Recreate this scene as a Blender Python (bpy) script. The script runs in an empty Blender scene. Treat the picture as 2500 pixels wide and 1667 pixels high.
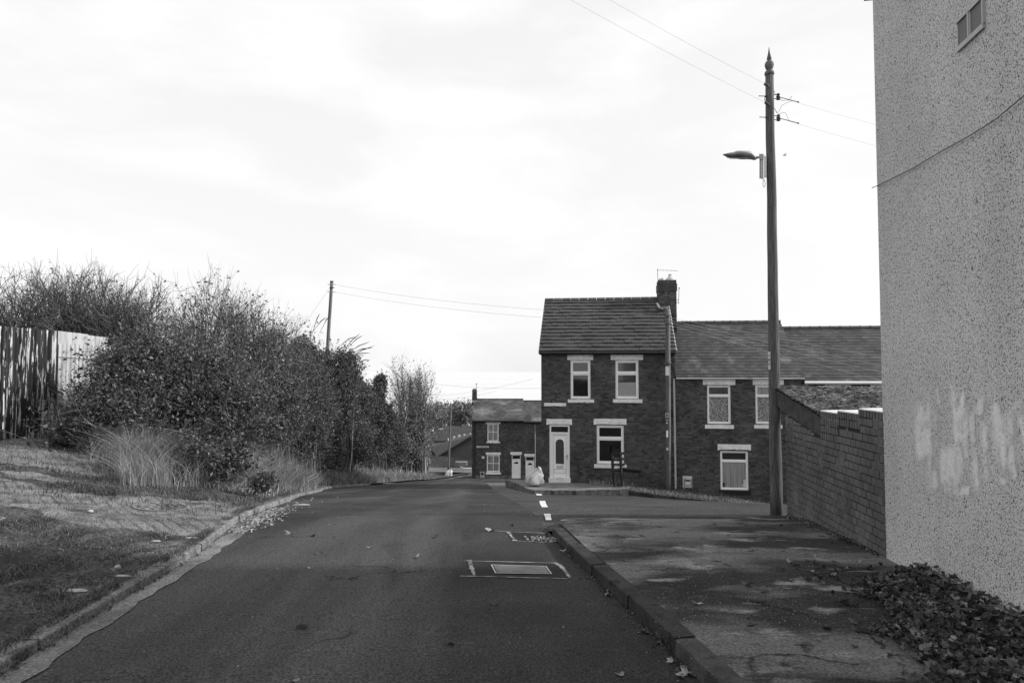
import bpy, math, random
import numpy as np
from mathutils import Vector, Matrix
random.seed(7); rng = np.random.default_rng(7)
SC = bpy.context.scene; COL = SC.collection
# ------------------------------------------------------------------ camera, sky, sun, exposure
FPX = 1650.0; TH = math.atan(72.5/FPX); EYE = 1.5
cam = bpy.data.cameras.new("camera"); cam.sensor_width = 36; cam.lens = FPX/2500*36
cam.clip_start = .05; cam.clip_end = 60000
camo = bpy.data.objects.new("camera", cam); COL.objects.link(camo)
camo.location = (0, 0, EYE); camo.rotation_euler = (math.pi/2+TH, 0, 0); SC.camera = camo
SC.render.resolution_x = 1024; SC.render.resolution_y = 682
SUN_EL, SUN_AZ = 27.0, 91.0          # azimuth clockwise from the view direction (+Y)
W = bpy.data.worlds.new("World"); SC.world = W; W.use_nodes = True
def world():
    nt = W.node_tree; N = nt.nodes; L = nt.links; N.clear()
    out = N.new('ShaderNodeOutputWorld'); bg = N.new('ShaderNodeBackground'); bg.inputs[1].default_value = .1
    sky = N.new('ShaderNodeTexSky'); sky.sky_type = 'NISHITA'; sky.sun_disc = False
    sky.sun_elevation = math.radians(SUN_EL); sky.sun_rotation = math.radians(SUN_AZ)
    sky.altitude = 100; sky.dust_density = 2.5
    bw = N.new('ShaderNodeRGBToBW'); L.new(sky.outputs[0], bw.inputs[0])
    tc = N.new('ShaderNodeTexCoord'); mp = N.new('ShaderNodeMapping'); mp.inputs['Scale'].default_value = (1, 1, 3.2)
    mp.inputs['Location'].default_value = (3.1, 0.4, .2)
    L.new(tc.outputs['Generated'], mp.inputs[0])
    no = N.new('ShaderNodeTexNoise'); no.inputs['Scale'].default_value = 3.1; no.inputs['Detail'].default_value = 9
    no.inputs['Roughness'].default_value = .52; no.inputs['Distortion'].default_value = .35
    L.new(mp.outputs[0], no.inputs['Vector'])
    rp = N.new('ShaderNodeValToRGB'); rp.color_ramp.elements[0].position = .42; rp.color_ramp.elements[1].position = .66
    L.new(no.outputs[0], rp.inputs[0])
    lo = N.new('ShaderNodeMath'); lo.operation = 'MULTIPLY_ADD'; lo.inputs[1].default_value = .34; lo.inputs[2].default_value = 8.55
    L.new(bw.outputs[0], lo.inputs[0])
    mx = N.new('ShaderNodeMix'); mx.data_type = 'FLOAT'
    L.new(rp.outputs[0], mx.inputs[0]); L.new(lo.outputs[0], mx.inputs[2]); mx.inputs[3].default_value = 10.4
    L.new(mx.outputs[0], bg.inputs[0]); L.new(bg.outputs[0], out.inputs[0])
world()
sd = bpy.data.lights.new("sun", 'SUN'); sd.energy = 4.8; sd.angle = math.radians(3.5); sd.color = (1, 1, 1)
so = bpy.data.objects.new("sun", sd); COL.objects.link(so)
_a, _e = math.radians(SUN_AZ), math.radians(SUN_EL)
SV = Vector((math.sin(_a)*math.cos(_e), math.cos(_a)*math.cos(_e), math.sin(_e)))
so.rotation_euler = SV.to_track_quat('Z', 'Y').to_euler(); so.location = (30, 10, 30)
SC.view_settings.view_transform = 'Standard'; SC.view_settings.look = 'None'
SC.view_settings.exposure = 0.0; SC.view_settings.gamma = 1; SC.view_settings.use_curve_mapping = False
SC.render.engine = 'CYCLES'
# ------------------------------------------------------------------ helpers
def tag(o, label=None, cat=None, group=None, kind=None):
    if label: o['label'] = label
    if cat: o['category'] = cat
    if group: o['group'] = group
    if kind: o['kind'] = kind
    return o
def empty(name, loc=(0, 0, 0), rz=0, **k):
    o = bpy.data.objects.new(name, None); COL.objects.link(o); o.location = loc; o.rotation_euler = (0, 0, rz)
    o.empty_display_size = .1
    return tag(o, **k)
def link(name, me, mat=None, parent=None, smooth=False, **k):
    if mat and not me.materials: me.materials.append(mat)
    if smooth: me.polygons.foreach_set('use_smooth', [True]*len(me.polygons))
    o = bpy.data.objects.new(name, me); COL.objects.link(o)
    if parent:
        o.parent = parent
        if parent.type == 'EMPTY' or True: o.matrix_parent_inverse = Matrix.Identity(4)
    return tag(o, **k)
def pm(name, V, F, mat=None, parent=None, smooth=False, **k):
    me = bpy.data.meshes.new(name); me.from_pydata([tuple(v) for v in V], [], F); me.update()
    return link(name, me, mat, parent, smooth, **k)
def npm(name, V, F, mat=None, parent=None, smooth=False, **k):
    """V (n,3), F (m,k) uniform polygons"""
    me = bpy.data.meshes.new(name); F = np.asarray(F, dtype=np.int32); m, kk = F.shape
    me.vertices.add(len(V)); me.vertices.foreach_set('co', np.asarray(V, dtype=np.float32).ravel())
    me.loops.add(m*kk); me.loops.foreach_set('vertex_index', F.ravel())
    me.polygons.add(m); me.polygons.foreach_set('loop_start', np.arange(0, m*kk, kk, dtype=np.int32))
    me.update(calc_edges=True)
    me.polygons.foreach_set('use_smooth', np.full(m, bool(smooth)))
    return link(name, me, mat, parent, smooth, **k)
class MB:
    def __init__(s): s.V = []; s.F = []
    def add(s, V, F):
        n = len(s.V); s.V += [tuple(v) for v in V]; s.F += [tuple(i+n for i in f) for f in F]; return s
    def box(s, x0, x1, y0, y1, z0, z1, M=None):
        V = [Vector((x, y, z)) for x in (x0, x1) for y in (y0, y1) for z in (z0, z1)]
        if M: V = [M @ v for v in V]
        return s.add(V, [(0, 1, 3, 2), (4, 6, 7, 5), (0, 4, 5, 1), (2, 3, 7, 6), (0, 2, 6, 4), (1, 5, 7, 3)])
    def tube(s, pts, r, n=8, cap=True):
        pts = [Vector(p) for p in pts]; rs = r if isinstance(r, (list, tuple)) else [r]*len(pts)
        V = []; F = []
        for i, p in enumerate(pts):
            d = (pts[min(i+1, len(pts)-1)]-pts[max(i-1, 0)]).normalized()
            a = d.orthogonal().normalized() if abs(d.z) < .99 else Vector((1, 0, 0))
            if abs(d.z) < .99: a = d.cross(Vector((0, 0, 1))).normalized()
            b = d.cross(a)
            for j in range(n):
                t = 2*math.pi*j/n; V.append(p+(a*math.cos(t)+b*math.sin(t))*rs[i])
        for i in range(len(pts)-1):
            for j in range(n): F.append((i*n+j, i*n+(j+1) % n, (i+1)*n+(j+1) % n, (i+1)*n+j))
        if cap: F.append(tuple(range(n))[::-1]); F.append(tuple((len(pts)-1)*n+j for j in range(n)))
        return s.add(V, F)
    def lathe(s, prof, c=(0, 0, 0), n=16):
        V = []; F = []
        for r, z in prof:
            for j in range(n):
                t = 2*math.pi*j/n; V.append((c[0]+r*math.cos(t), c[1]+r*math.sin(t), c[2]+z))
        for i in range(len(prof)-1):
            for j in range(n): F.append((i*n+j, i*n+(j+1) % n, (i+1)*n+(j+1) % n, (i+1)*n+j))
        F.append(tuple(range(n))[::-1]); F.append(tuple((len(prof)-1)*n+j for j in range(n)))
        return s.add(V, F)
    def out(s, name, mat=None, parent=None, smooth=False, **k): return pm(name, s.V, s.F, mat, parent, smooth, **k)
# pixel rays (photograph pixels, 2500 x 1667) -> directions in the world
def ray(px, py):
    u = (px-1250)/FPX; v = (833.5-py)/FPX
    return Vector((u, math.cos(TH)-v*math.sin(TH), math.sin(TH)+v*math.cos(TH)))
def P(px, py, Y):
    d = ray(px, py); return Vector((0, 0, EYE))+d*(Y/d.y)
def XP(px, Y, py=1000): return P(px, py, Y).x
def ZP(py, Y): return P(1250, py, Y).z
# ------------------------------------------------------------------ terrain heights (h = metres below the eye)
TY = [-30, -10, 0, 4, 6, 8, 9, 10.5, 13, 16, 20, 26, 29, 32, 38, 45, 66, 100, 130, 200, 350, 600]
TH_ = [.3, 1.10, 1.5, 1.655, 1.74, 1.84, 1.92, 2.12, 2.5, 2.98, 3.62, 4.58, 4.95, 5.38, 6.25, 7.25, 10.4, 14.5, 18.2, 25, 40, 54]
FX = [-99, 0, 1, 4.5, 10, 20, 60]; FV = [0, 0, .12, .15, .79, 1.9, 5]
def sst(a, b, x):
    t = min(1, max(0, (x-a)/(b-a))); return t*t*(3-2*t)
def hroad(x, y):
    return float(np.interp(y, TY, TH_))+sst(8.5, 26, y)*float(np.interp(x, FX, FV))*(1-sst(80, 140, y)*.8)
def zroad(x, y): return EYE-hroad(x, y)
def hit(px, py, zf, y0=1.0, y1=580, off=0):
    d = ray(px, py); prev = y0; y = y0
    while y < y1:
        p = d*(y/d.y)
        if EYE+p.z < zf(p.x, y)+off: break
        prev = y; y *= 1.02
    a, b = prev, y
    for _ in range(25):
        m = (a+b)/2; p = d*(m/d.y)
        if EYE+p.z < zf(p.x, m)+off: b = m
        else: a = m
    p = d*(b/d.y); return Vector((p.x, b, zf(p.x, b)+off))
def G(px, py, off=0): return hit(px, py, zroad, off=off)
# left kerb line (foot of the kerb face)
LK = [G(*p) for p in [(0, 1653), (117, 1576), (234, 1504), (319, 1450.5), (404, 1401.6), (489, 1350), (543, 1306), (584, 1275), (633, 1252), (699, 1226), (735, 1210), (791, 1194), (902, 1184), (988, 1176), (1060, 1171)]]
_ly = [-12, 0]+[p.y for p in LK]+[LK[-1].y+15, 70]; _lx = [-1.75, -2.45]+[p.x for p in LK]+[LK[-1].x+.5, LK[-1].x+1.0]
def XL(y): return float(np.interp(y, _ly, _lx))
HBY = [-12, 0, 3, 8, 12, 15, 20, 26, 32, 40, 50, 66, 100, 600]; HBV = [.6, 1.0, 1.14, 1.33, 1.40, 1.44, 1.7, 2.5, 3.7, 5.6, 8.0, 10.8, 15.5, 54]
def zbank(x, y):
    d = XL(y)-.12-x; base = zroad(XL(y), y)+.078
    if d < 0: return base
    top = EYE-float(np.interp(y, HBY, HBV)); t = sst(-2.5, 6.5, d); t = (t-sst(-2.5, 6.5, 0))/(1-sst(-2.5, 6.5, 0))
    bump = .025*math.sin(x*2.1+y*1.3)*math.sin(y*1.7-x*.6)*min(1, d/1.0)
    return base+(top-base)*t+bump
def B(px, py, off=0): return hit(px, py, zbank, off=off)
# ------------------------------------------------------------------ materials
MATS = {}
def gm(name, a, b=None, scale=3, detail=6, rough=.85, stretch=(1, 1, 1), p0=.35, p1=.65, fine=None, bump=0, bscale=40, island=0, spec=.3,
       obj=False, trans=0, specks=None, patch=None, metal=0):
    """grey procedural material: a..b by noise; fine=(scale, amount) multiplies; specks=(scale, thr, value); patch=(scale, p0, p1, value)"""
    m = bpy.data.materials.new(name); m.use_nodes = True; nt = m.node_tree; N = nt.nodes; L = nt.links
    bs = N['Principled BSDF']; bs.inputs['Roughness'].default_value = rough; bs.inputs['Specular IOR Level'].default_value = spec
    bs.inputs['Metallic'].default_value = metal
    if b is None: b = a
    if obj: co = N.new('ShaderNodeTexCoord').outputs['Object']
    else: co = N.new('ShaderNodeNewGeometry').outputs['Position']
    mp = N.new('ShaderNodeMapping'); mp.inputs['Scale'].default_value = stretch; L.new(co, mp.inputs[0])
    def noise(sc, det, vec=mp.outputs[0], r=.55):
        n = N.new('ShaderNodeTexNoise'); n.inputs['Scale'].default_value = sc; n.inputs['Detail'].default_value = det
        n.inputs['Roughness'].default_value = r; L.new(vec, n.inputs['Vector']); return n.outputs[0]
    def mr(src, f0, f1, t0, t1):
        n = N.new('ShaderNodeMapRange'); L.new(src, n.inputs[0])
        for i, v in enumerate((f0, f1, t0, t1)): n.inputs[i+1].default_value = v
        return n.outputs[0]
    def mul(x, y, op='MULTIPLY'):
        n = N.new('ShaderNodeMath'); n.operation = op
        for i, q in enumerate((x, y)):
            if isinstance(q, (int, float)): n.inputs[i].default_value = q
            else: L.new(q, n.inputs[i])
        return n.outputs[0]
    def mix(f, x, y):
        n = N.new('ShaderNodeMix'); n.data_type = 'FLOAT'
        for i, q in zip((0, 2, 3), (f, x, y)):
            if isinstance(q, (int, float)): n.inputs[i].default_value = q
            else: L.new(q, n.inputs[i])
        return n.outputs[0]
    val = mr(noise(scale, detail), p0, p1, a, b)
    if patch:
        for (sc, q0, q1, v, st) in patch:
            mp2 = N.new('ShaderNodeMapping'); mp2.inputs['Scale'].default_value = st; L.new(co, mp2.inputs[0])
            val = mix(mr(noise(sc, 7, mp2.outputs[0]), q0, q1, 0, 1), val, v)
    if island:
        g = N.new('ShaderNodeNewGeometry').outputs['Random Per Island']; oi = N.new('ShaderNodeObjectInfo').outputs['Random']
        s = mul(g, oi, 'ADD'); fr = N.new('ShaderNodeMath'); fr.operation = 'FRACT'; L.new(s, fr.inputs[0])
        if island > .5:
            pw = mul(fr.outputs[0], 4.0, 'POWER'); val = mul(val, mr(pw, 0, 1, 1-island*.55, 1+island*2.2))
        else: val = mul(val, mr(fr.outputs[0], 0, 1, 1-island, 1+island))
    if fine: val = mul(val, mr(noise(fine[0], 2, co), .3, .7, 1-fine[1], 1+fine[1]))
    if specks:
        val = mix(mr(noise(specks[0], 2, co), specks[1], specks[1]+.04, 0, 1), val, specks[2])
    L.new(val, bs.inputs['Base Color'])
    if bump:
        bn = N.new('ShaderNodeBump'); bn.inputs['Strength'].default_value = 1; bn.inputs['Distance'].default_value = bump
        L.new(noise(bscale, 5), bn.inputs['Height']); L.new(bn.outputs[0], bs.inputs['Normal'])
    if trans:
        tr = N.new('ShaderNodeBsdfTranslucent'); L.new(val, tr.inputs[0]); ms = N.new('ShaderNodeMixShader'); ms.inputs[0].default_value = trans
        out = [n for n in N if n.type == 'OUTPUT_MATERIAL'][0]; L.new(bs.outputs[0], ms.inputs[1]); L.new(tr.outputs[0], ms.inputs[2]); L.new(ms.outputs[0], out.inputs[0])
    MATS[name] = m; return m
def graft(m, fn):
    nt = m.node_tree; N = nt.nodes; L = nt.links; bs = N['Principled BSDF']
    src = bs.inputs['Base Color'].links[0].from_socket; new = fn(N, L, src); L.new(new, bs.inputs['Base Color'])
def cracks(sc, wid, v, seed=0):
    def f(N, L, src):
        g = N.new('ShaderNodeNewGeometry'); no = N.new('ShaderNodeTexNoise'); no.inputs['Scale'].default_value = 2.2; no.inputs['Detail'].default_value = 6
        L.new(g.outputs['Position'], no.inputs['Vector'])
        ad = N.new('ShaderNodeVectorMath'); ad.operation = 'MULTIPLY_ADD'; L.new(no.outputs['Color'], ad.inputs[0]); ad.inputs[1].default_value = (.9, .9, 0)
        L.new(g.outputs['Position'], ad.inputs[2])
        mp = N.new('ShaderNodeMapping'); mp.inputs['Scale'].default_value = (.7, 1.3, 0.001); mp.inputs['Location'].default_value = (seed, seed*.7, 0); L.new(ad.outputs[0], mp.inputs[0])
        vo = N.new('ShaderNodeTexVoronoi'); vo.feature = 'DISTANCE_TO_EDGE'; vo.inputs['Scale'].default_value = sc; L.new(mp.outputs[0], vo.inputs['Vector'])
        n2 = N.new('ShaderNodeTexNoise'); n2.inputs['Scale'].default_value = .9; L.new(g.outputs['Position'], n2.inputs['Vector'])
        mr = N.new('ShaderNodeMapRange'); L.new(vo.outputs['Distance'], mr.inputs[0]); mr.inputs[1].default_value = 0; mr.inputs[2].default_value = wid; mr.inputs[3].default_value = 1; mr.inputs[4].default_value = 0
        m2 = N.new('ShaderNodeMapRange'); L.new(n2.outputs[0], m2.inputs[0]); m2.inputs[1].default_value = .52; m2.inputs[2].default_value = .6
        mu = N.new('ShaderNodeMath'); mu.operation = 'MULTIPLY'; L.new(mr.outputs[0], mu.inputs[0]); L.new(m2.outputs[0], mu.inputs[1])
        mx = N.new('ShaderNodeMix'); mx.data_type = 'FLOAT'; L.new(mu.outputs[0], mx.inputs[0]); L.new(src, mx.inputs[2]); mx.inputs[3].default_value = v
        return mx.outputs[0]
    return f
asphalt = gm('asphalt', .020, .040, spec=.14, scale=.9, detail=8, rough=.85, fine=(72, .75), bump=.003, bscale=95, specks=(85, .70, .15),
             patch=[(.55, .46, .64, .066, (1.3, .14, 1)), (1.6, .56, .74, .018, (1, .3, 1)), (2.3, .68, .78, .10, (.6, 2.2, 1))])
graft(asphalt, cracks(.8, .012, .010, 3))
asphalt2 = gm('side_asphalt', .036, .060, spec=.1, scale=.8, detail=8, rough=.85, fine=(30, .8), bump=.006, bscale=110, specks=(150, .68, .2), patch=[(1.2, .62, .75, .11, (.5, 2, 1))])
patchm = gm('patch_asphalt', .018, .026, spec=.06, scale=5, rough=.75, fine=(120, .4), bump=.003, bscale=140)
paving = gm('pavement_asphalt', .022, .048, spec=.06, scale=1.2, detail=9, rough=.85, fine=(60, .5), bump=.003, bscale=70, specks=(70, .70, .25),
            patch=[(1.1, .46, .58, .13, (.55, 1.3, 1)), (1.9, .56, .64, .22, (.8, 1.3, 1)), (4.5, .66, .72, .24, (.35, 3, 1)), (7, .60, .70, .018, (1, 1, 1))])
concrete = gm('concrete', .12, .22, scale=3, detail=8, fine=(55, .5), bump=.006, bscale=60, spec=.1, patch=[(5, .58, .7, .10, (1, 1, 1))])
kerbm = gm('kerb_concrete', .13, .23, scale=5, detail=8, fine=(60, .6), bump=.010, bscale=45, spec=.1, island=.12, patch=[(4, .52, .66, .07, (1, 1, 1))])
kerbd = gm('kerb_dark', .035, .075, spec=.1, scale=5, detail=8, fine=(130, .4), bump=.010, bscale=45, island=.3, patch=[(5, .55, .68, .02, (1, 1, 1))])
soil = gm('soil', .05, .11, scale=2.5, detail=9, bump=.02, bscale=25, fine=(60, .4))
turf = gm('turf', .035, .09, spec=.05, scale=1.8, detail=9, bump=.03, bscale=35, fine=(70, .5), patch=[(2.2, .6, .7, .16, (1, 1, 1))])
farland = gm('far_land', .05, .10, scale=.05, detail=9)
brickm = gm('old_brick', .055, .088, scale=1.1, detail=5, island=.45, fine=(60, .25), bump=.003, bscale=90, patch=[(1.6, .70, .76, .14, (1, 1, 1.6)), (.7, .55, .75, .035, (1, 1, 1))])
brickw = gm('wall_brick', .085, .12, scale=1.5, detail=5, island=.16, fine=(80, .22), bump=.002, bscale=90, patch=[(.9, .5, .7, .05, (1, 1, 1))])
mortar = gm('mortar', .12, .19, scale=2, fine=(60, .3), patch=[(1.2, .5, .62, .035, (1, 1, 1))])
mortarw = gm('wall_mortar', .015, .28, scale=3.5, p0=.54, p1=.66, fine=(60, .4))
tilem = gm('roof_tile', .045, .06, scale=1, island=.12, fine=(50, .15), rough=.7, patch=[(2, .62, .75, .06, (1, 1, 1))])
slatem = gm('slate', .042, .065, scale=1.3, island=.28, fine=(50, .2), rough=.65, patch=[(1.1, .6, .72, .14, (1, 1, 1))])
slateold = gm('old_slate', .05, .085, scale=.6, island=.3, rough=.7, patch=[(.45, .5, .6, .16, (.6, 1, 1))])
ridgem = gm('ridge_tile', .08, .13, scale=3, island=.2)
white = gm('white_upvc', .82, .88, scale=2, rough=.35, spec=.5)
lintelm = gm('painted_stone', .72, .84, scale=4, rough=.8, bump=.004, bscale=30, patch=[(7, .58, .68, .30, (1, 1, 3))])
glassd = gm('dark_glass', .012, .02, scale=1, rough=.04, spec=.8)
glassm = gm('grey_glass', .05, .07, scale=1, rough=.08, spec=.7)
curtain = gm('curtain', .42, .8, scale=2, rough=.9, stretch=(14, 1, .2), detail=3)
lace = gm('lace_curtain', .25, .8, scale=24, rough=.9, p0=.46, p1=.56, detail=3)
blind = gm('roller_blind', .62, .7, scale=3, stretch=(.2, 1, 30))
black = gm('black_paint', .012, .02, scale=4, rough=.5, spec=.4)
darkm = gm('dark_trim', .02, .035, scale=4, rough=.6)
wood = gm('weathered_pole', .04, .15, scale=13, detail=8, stretch=(6, 6, .35), p0=.3, p1=.7, bump=.008, bscale=12, patch=[(3, .60, .7, .05, (4, 4, .5))])
woodd = gm('pole_dark', .07, .14, scale=6, stretch=(5, 5, .4), bump=.005, bscale=12)
metal = gm('grey_metal', .33, .40, scale=3, rough=.45, spec=.5)
metall = gm('light_metal', .55, .65, scale=3, rough=.4)
pipe = gm('grey_pipe', .40, .48, scale=5, rough=.5)
porcelain = gm('brown_insulator', .05, .06, rough=.25, spec=.6)
wire = gm('wire', .10, .12); wirem = gm('mid_wire', .35, .4); wirel = gm('pale_wire', .45, .5)
bark = gm('twig_bark', .07, .13, scale=12, island=.3); barkl = gm('pale_twig', .09, .15, scale=12, island=.9)
leafd = gm('bramble_leaf', .055, .10, scale=1.2, island=.85, rough=.55, spec=.4, trans=.2)
leafm = gm('shrub_leaf', .07, .13, scale=1.2, island=.8, rough=.6, trans=.25)
leafp = gm('privet_leaf', .05, .085, scale=1.2, island=.5, rough=.6, trans=.15)
leafl = gm('willow_leaf', .16, .26, scale=1.2, island=.45, rough=.6, trans=.3)
drygrass = gm('dry_grass', .17, .31, scale=1.5, island=.8, trans=.3, rough=.7)
greengrass = gm('green_grass', .06, .12, scale=1.1, island=.8, trans=.25, rough=.7)
deadleaf = gm('dead_leaf', .05, .10, scale=4, island=.8, rough=.7, fine=(40, .3), trans=.08)
paleleaf = gm('pale_leaf', .16, .32, scale=4, island=.4, rough=.7)
bagm = gm('plastic_bag', .42, .6, scale=3, rough=.3, spec=.5)
road_paint = gm('road_paint', .5, .68, scale=6, detail=8, patch=[(14, .62, .68, .12, (1, 1, 1))])
seal = gm('pale_sealant', .18, .30, scale=8, patch=[(5, .50, .62, .08, (1, 1, 1))])
ironm = gm('worn_iron', .28, .4, scale=8, rough=.5, spec=.5)
irond = gm('dark_iron', .05, .09, scale=8, rough=.6)
mossy = gm('mossy_felt', .02, .07, scale=3.5, detail=9, stretch=(1, 2.2, 1), bump=.05, bscale=9, fine=(40, .5))
stone = gm('pale_stone', .3, .42, scale=6, bump=.01, bscale=20)
# road cracks and special shaders
graft(paving, cracks(1.1, .03, .006))
def pebble():
    m = gm('pebbledash', .54, .64, scale=.8, detail=6, rough=.95, patch=[(.5, .5, .75, .44, (1, 1, 1)), (.9, .55, .8, .48, (2.5, 2.5, .25))]); nt = m.node_tree; N = nt.nodes; L = nt.links; bs = N['Principled BSDF']
    g = N.new('ShaderNodeNewGeometry')
    src = bs.inputs['Base Color'].links[0].from_socket
    n1 = N.new('ShaderNodeTexNoise'); n1.inputs['Scale'].default_value = 80; n1.inputs['Detail'].default_value = 3; n1.inputs['Roughness'].default_value = .75; L.new(g.outputs['Position'], n1.inputs['Vector'])
    mr = N.new('ShaderNodeMapRange'); L.new(n1.outputs[0], mr.inputs[0]); mr.inputs[1].default_value = .38; mr.inputs[2].default_value = .49; mr.inputs[3].default_value = .06; mr.inputs[4].default_value = 1.12
    mu = N.new('ShaderNodeMath'); mu.operation = 'MULTIPLY'; L.new(src, mu.inputs[0]); L.new(mr.outputs[0], mu.inputs[1]); L.new(mu.outputs[0], bs.inputs['Base Color'])
    bn = N.new('ShaderNodeBump'); bn.inputs['Distance'].default_value = .012; L.new(n1.outputs[0], bn.inputs['Height']); L.new(bn.outputs[0], bs.inputs['Normal'])
    return m
pebbledash = pebble()
def peel():
    m = gm('peeling_black', .012, .03, scale=4, rough=.5, stretch=(1, 1, .3)); nt = m.node_tree; N = nt.nodes; L = nt.links; bs = N['Principled BSDF']
    src = bs.inputs['Base Color'].links[0].from_socket; g = N.new('ShaderNodeNewGeometry')
    mp = N.new('ShaderNodeMapping'); mp.inputs['Scale'].default_value = (12, 12, 1.0); L.new(g.outputs['Position'], mp.inputs[0])
    n = N.new('ShaderNodeTexNoise'); n.inputs['Scale'].default_value = 1.3; n.inputs['Detail'].default_value = 12; n.inputs['Roughness'].default_value = .68; L.new(mp.outputs[0], n.inputs['Vector'])
    mr = N.new('ShaderNodeMapRange'); L.new(n.outputs[0], mr.inputs[0]); mr.inputs[1].default_value = .548; mr.inputs[2].default_value = .56
    mx = N.new('ShaderNodeMix'); mx.data_type = 'FLOAT'; L.new(mr.outputs[0], mx.inputs[0]); L.new(src, mx.inputs[2]); mx.inputs[3].default_value = .5
    L.new(mx.outputs[0], bs.inputs['Base Color']); return m
peeling = peel()
sheetm = gm('pale_sheeting', .32, .48, scale=2, stretch=(5, 5, .4), rough=.6, patch=[(1.5, .55, .72, .2, (3, 3, .5))])
def groovem():
    m = gm('grooved_concrete', .15, .23, scale=2.5, detail=8, fine=(110, .35), patch=[(3, .6, .7, .08, (1, 1, 1))]); nt = m.node_tree; N = nt.nodes; L = nt.links; bs = N['Principled BSDF']
    src = bs.inputs['Base Color'].links[0].from_socket; g = N.new('ShaderNodeNewGeometry')
    mp = N.new('ShaderNodeMapping'); mp.inputs['Rotation'].default_value = (0, 0, math.radians(38)); L.new(g.outputs['Position'], mp.inputs[0])
    w = N.new('ShaderNodeTexWave'); w.inputs['Scale'].default_value = 1.45; w.inputs['Distortion'].default_value = 1.2; w.inputs['Detail'].default_value = 3; w.inputs['Detail Scale'].default_value = 2; L.new(mp.outputs[0], w.inputs['Vector'])
    n = N.new('ShaderNodeTexNoise'); n.inputs['Scale'].default_value = 1.6; L.new(g.outputs['Position'], n.inputs['Vector'])
    mr = N.new('ShaderNodeMapRange'); L.new(w.outputs['Fac'], mr.inputs[0]); mr.inputs[1].default_value = 0; mr.inputs[2].default_value = .22; mr.inputs[3].default_value = 1; mr.inputs[4].default_value = 0
    m2 = N.new('ShaderNodeMapRange'); L.new(n.outputs[0], m2.inputs[0]); m2.inputs[1].default_value = .42; m2.inputs[2].default_value = .55
    mu = N.new('ShaderNodeMath'); mu.operation = 'MULTIPLY'; L.new(mr.outputs[0], mu.inputs[0]); L.new(m2.outputs[0], mu.inputs[1])
    mx = N.new('ShaderNodeMix'); mx.data_type = 'FLOAT'; L.new(mu.outputs[0], mx.inputs[0]); L.new(src, mx.inputs[2]); mx.inputs[3].default_value = .05
    L.new(mx.outputs[0], bs.inputs['Base Color'])
    bn = N.new('ShaderNodeBump'); bn.invert = True; bn.inputs['Distance'].default_value = .02; L.new(mu.outputs[0], bn.inputs['Height']); L.new(bn.outputs[0], bs.inputs['Normal'])
    return m
grooved = groovem()
seam = gm('hazed_sea_water', .56, .6, scale=.002, rough=.4, spec=1.0)  # distance haze is put into the water's pale base colour
# ------------------------------------------------------------------ ground, sea, roads
def grid(xs_of, ys, zf, name, mat, nx, **k):
    V = []; F = []
    for y in ys:
        a, b = xs_of(y)
        for i in range(nx+1):
            x = a+(b-a)*i/nx; V.append((x, y, zf(x, y)))
    for j in range(len(ys)-1):
        for i in range(nx): q = j*(nx+1)+i; F.append((q, q+1, q+nx+2, q+nx+1))
    return pm(name, V, F, mat, smooth=True, **k)
yy = list(np.concatenate([np.linspace(-12, 8, 21), np.linspace(8.4, 48, 67), np.linspace(50, 130, 33), [160, 200, 260, 350, 450, 600]]))
def gz(x, y):
    z = zroad(x, y)-.06
    if x > 1 and y > 26.3: z -= .12*min(1, (x-1))
    return z
xsg = list(np.concatenate([[-400, -200, -100, -60], np.linspace(-40, 40, 81), [60, 100, 200, 400]]))
V = []; F = []
for y in yy:
    for x in xsg:
        zz = gz(max(-40, min(40, x)), y)
        if x < XL(y)+.3: zz = zbank(max(-40, x), y)-.35
        V.append((x, y, zz))
n = len(xsg)
for j in range(len(yy)-1):
    for i in range(n-1): q = j*n+i; F.append((q, q+1, q+n+1, q+n))
pm('ground', V, F, farland, smooth=True, kind='structure')
pm('sea', [(-40000, 500, EYE-54), (40000, 500, EYE-54), (40000, 50000, EYE-54), (-40000, 50000, EYE-54)], [(0, 1, 2, 3)], seam, kind='structure')
# right kerb line
RKp = [(1335, 1293), (1393, 1357), (1468, 1429), (1556, 1507), (1645, 1599)]
RK = [G(*p) for p in RKp]
_ry = [-12, 0]+[p.y for p in RK[::-1]]; _rx = [RK[-1].x+.14*(RK[-1].y+12), RK[-1].x+.14*RK[-1].y]+[p.x for p in RK[::-1]]
YC = RK[0].y
def XR(y): return float(np.interp(y, _ry, _rx)) if y < YC else RK[0].x-.06*(y-YC)
ys = list(np.concatenate([np.linspace(-12, 3, 10), np.linspace(3.3, 26, 80), np.linspace(26.5, 70, 70), np.linspace(72, 102, 20)]))
grid(lambda y: (XL(y), max(XR(y), XL(y)+3) if y < 68 else 30), ys, lambda x, y: zroad(x, y), 'road', asphalt, 14, kind='structure')
YF = G(1700, 1262).y
grid(lambda y: (XR(y), 45), list(np.linspace(YC-.05, 27.2, 60)), lambda x, y: zroad(x, y)-.004*(x < XR(y)+.01), 'side_road', asphalt2, 60, kind='structure')
grid(lambda y: (XR(y), 45), list(np.linspace(45, 75, 20)), lambda x, y: zroad(x, y)-.01, 'far_side_road', asphalt2, 30, kind='structure')
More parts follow.
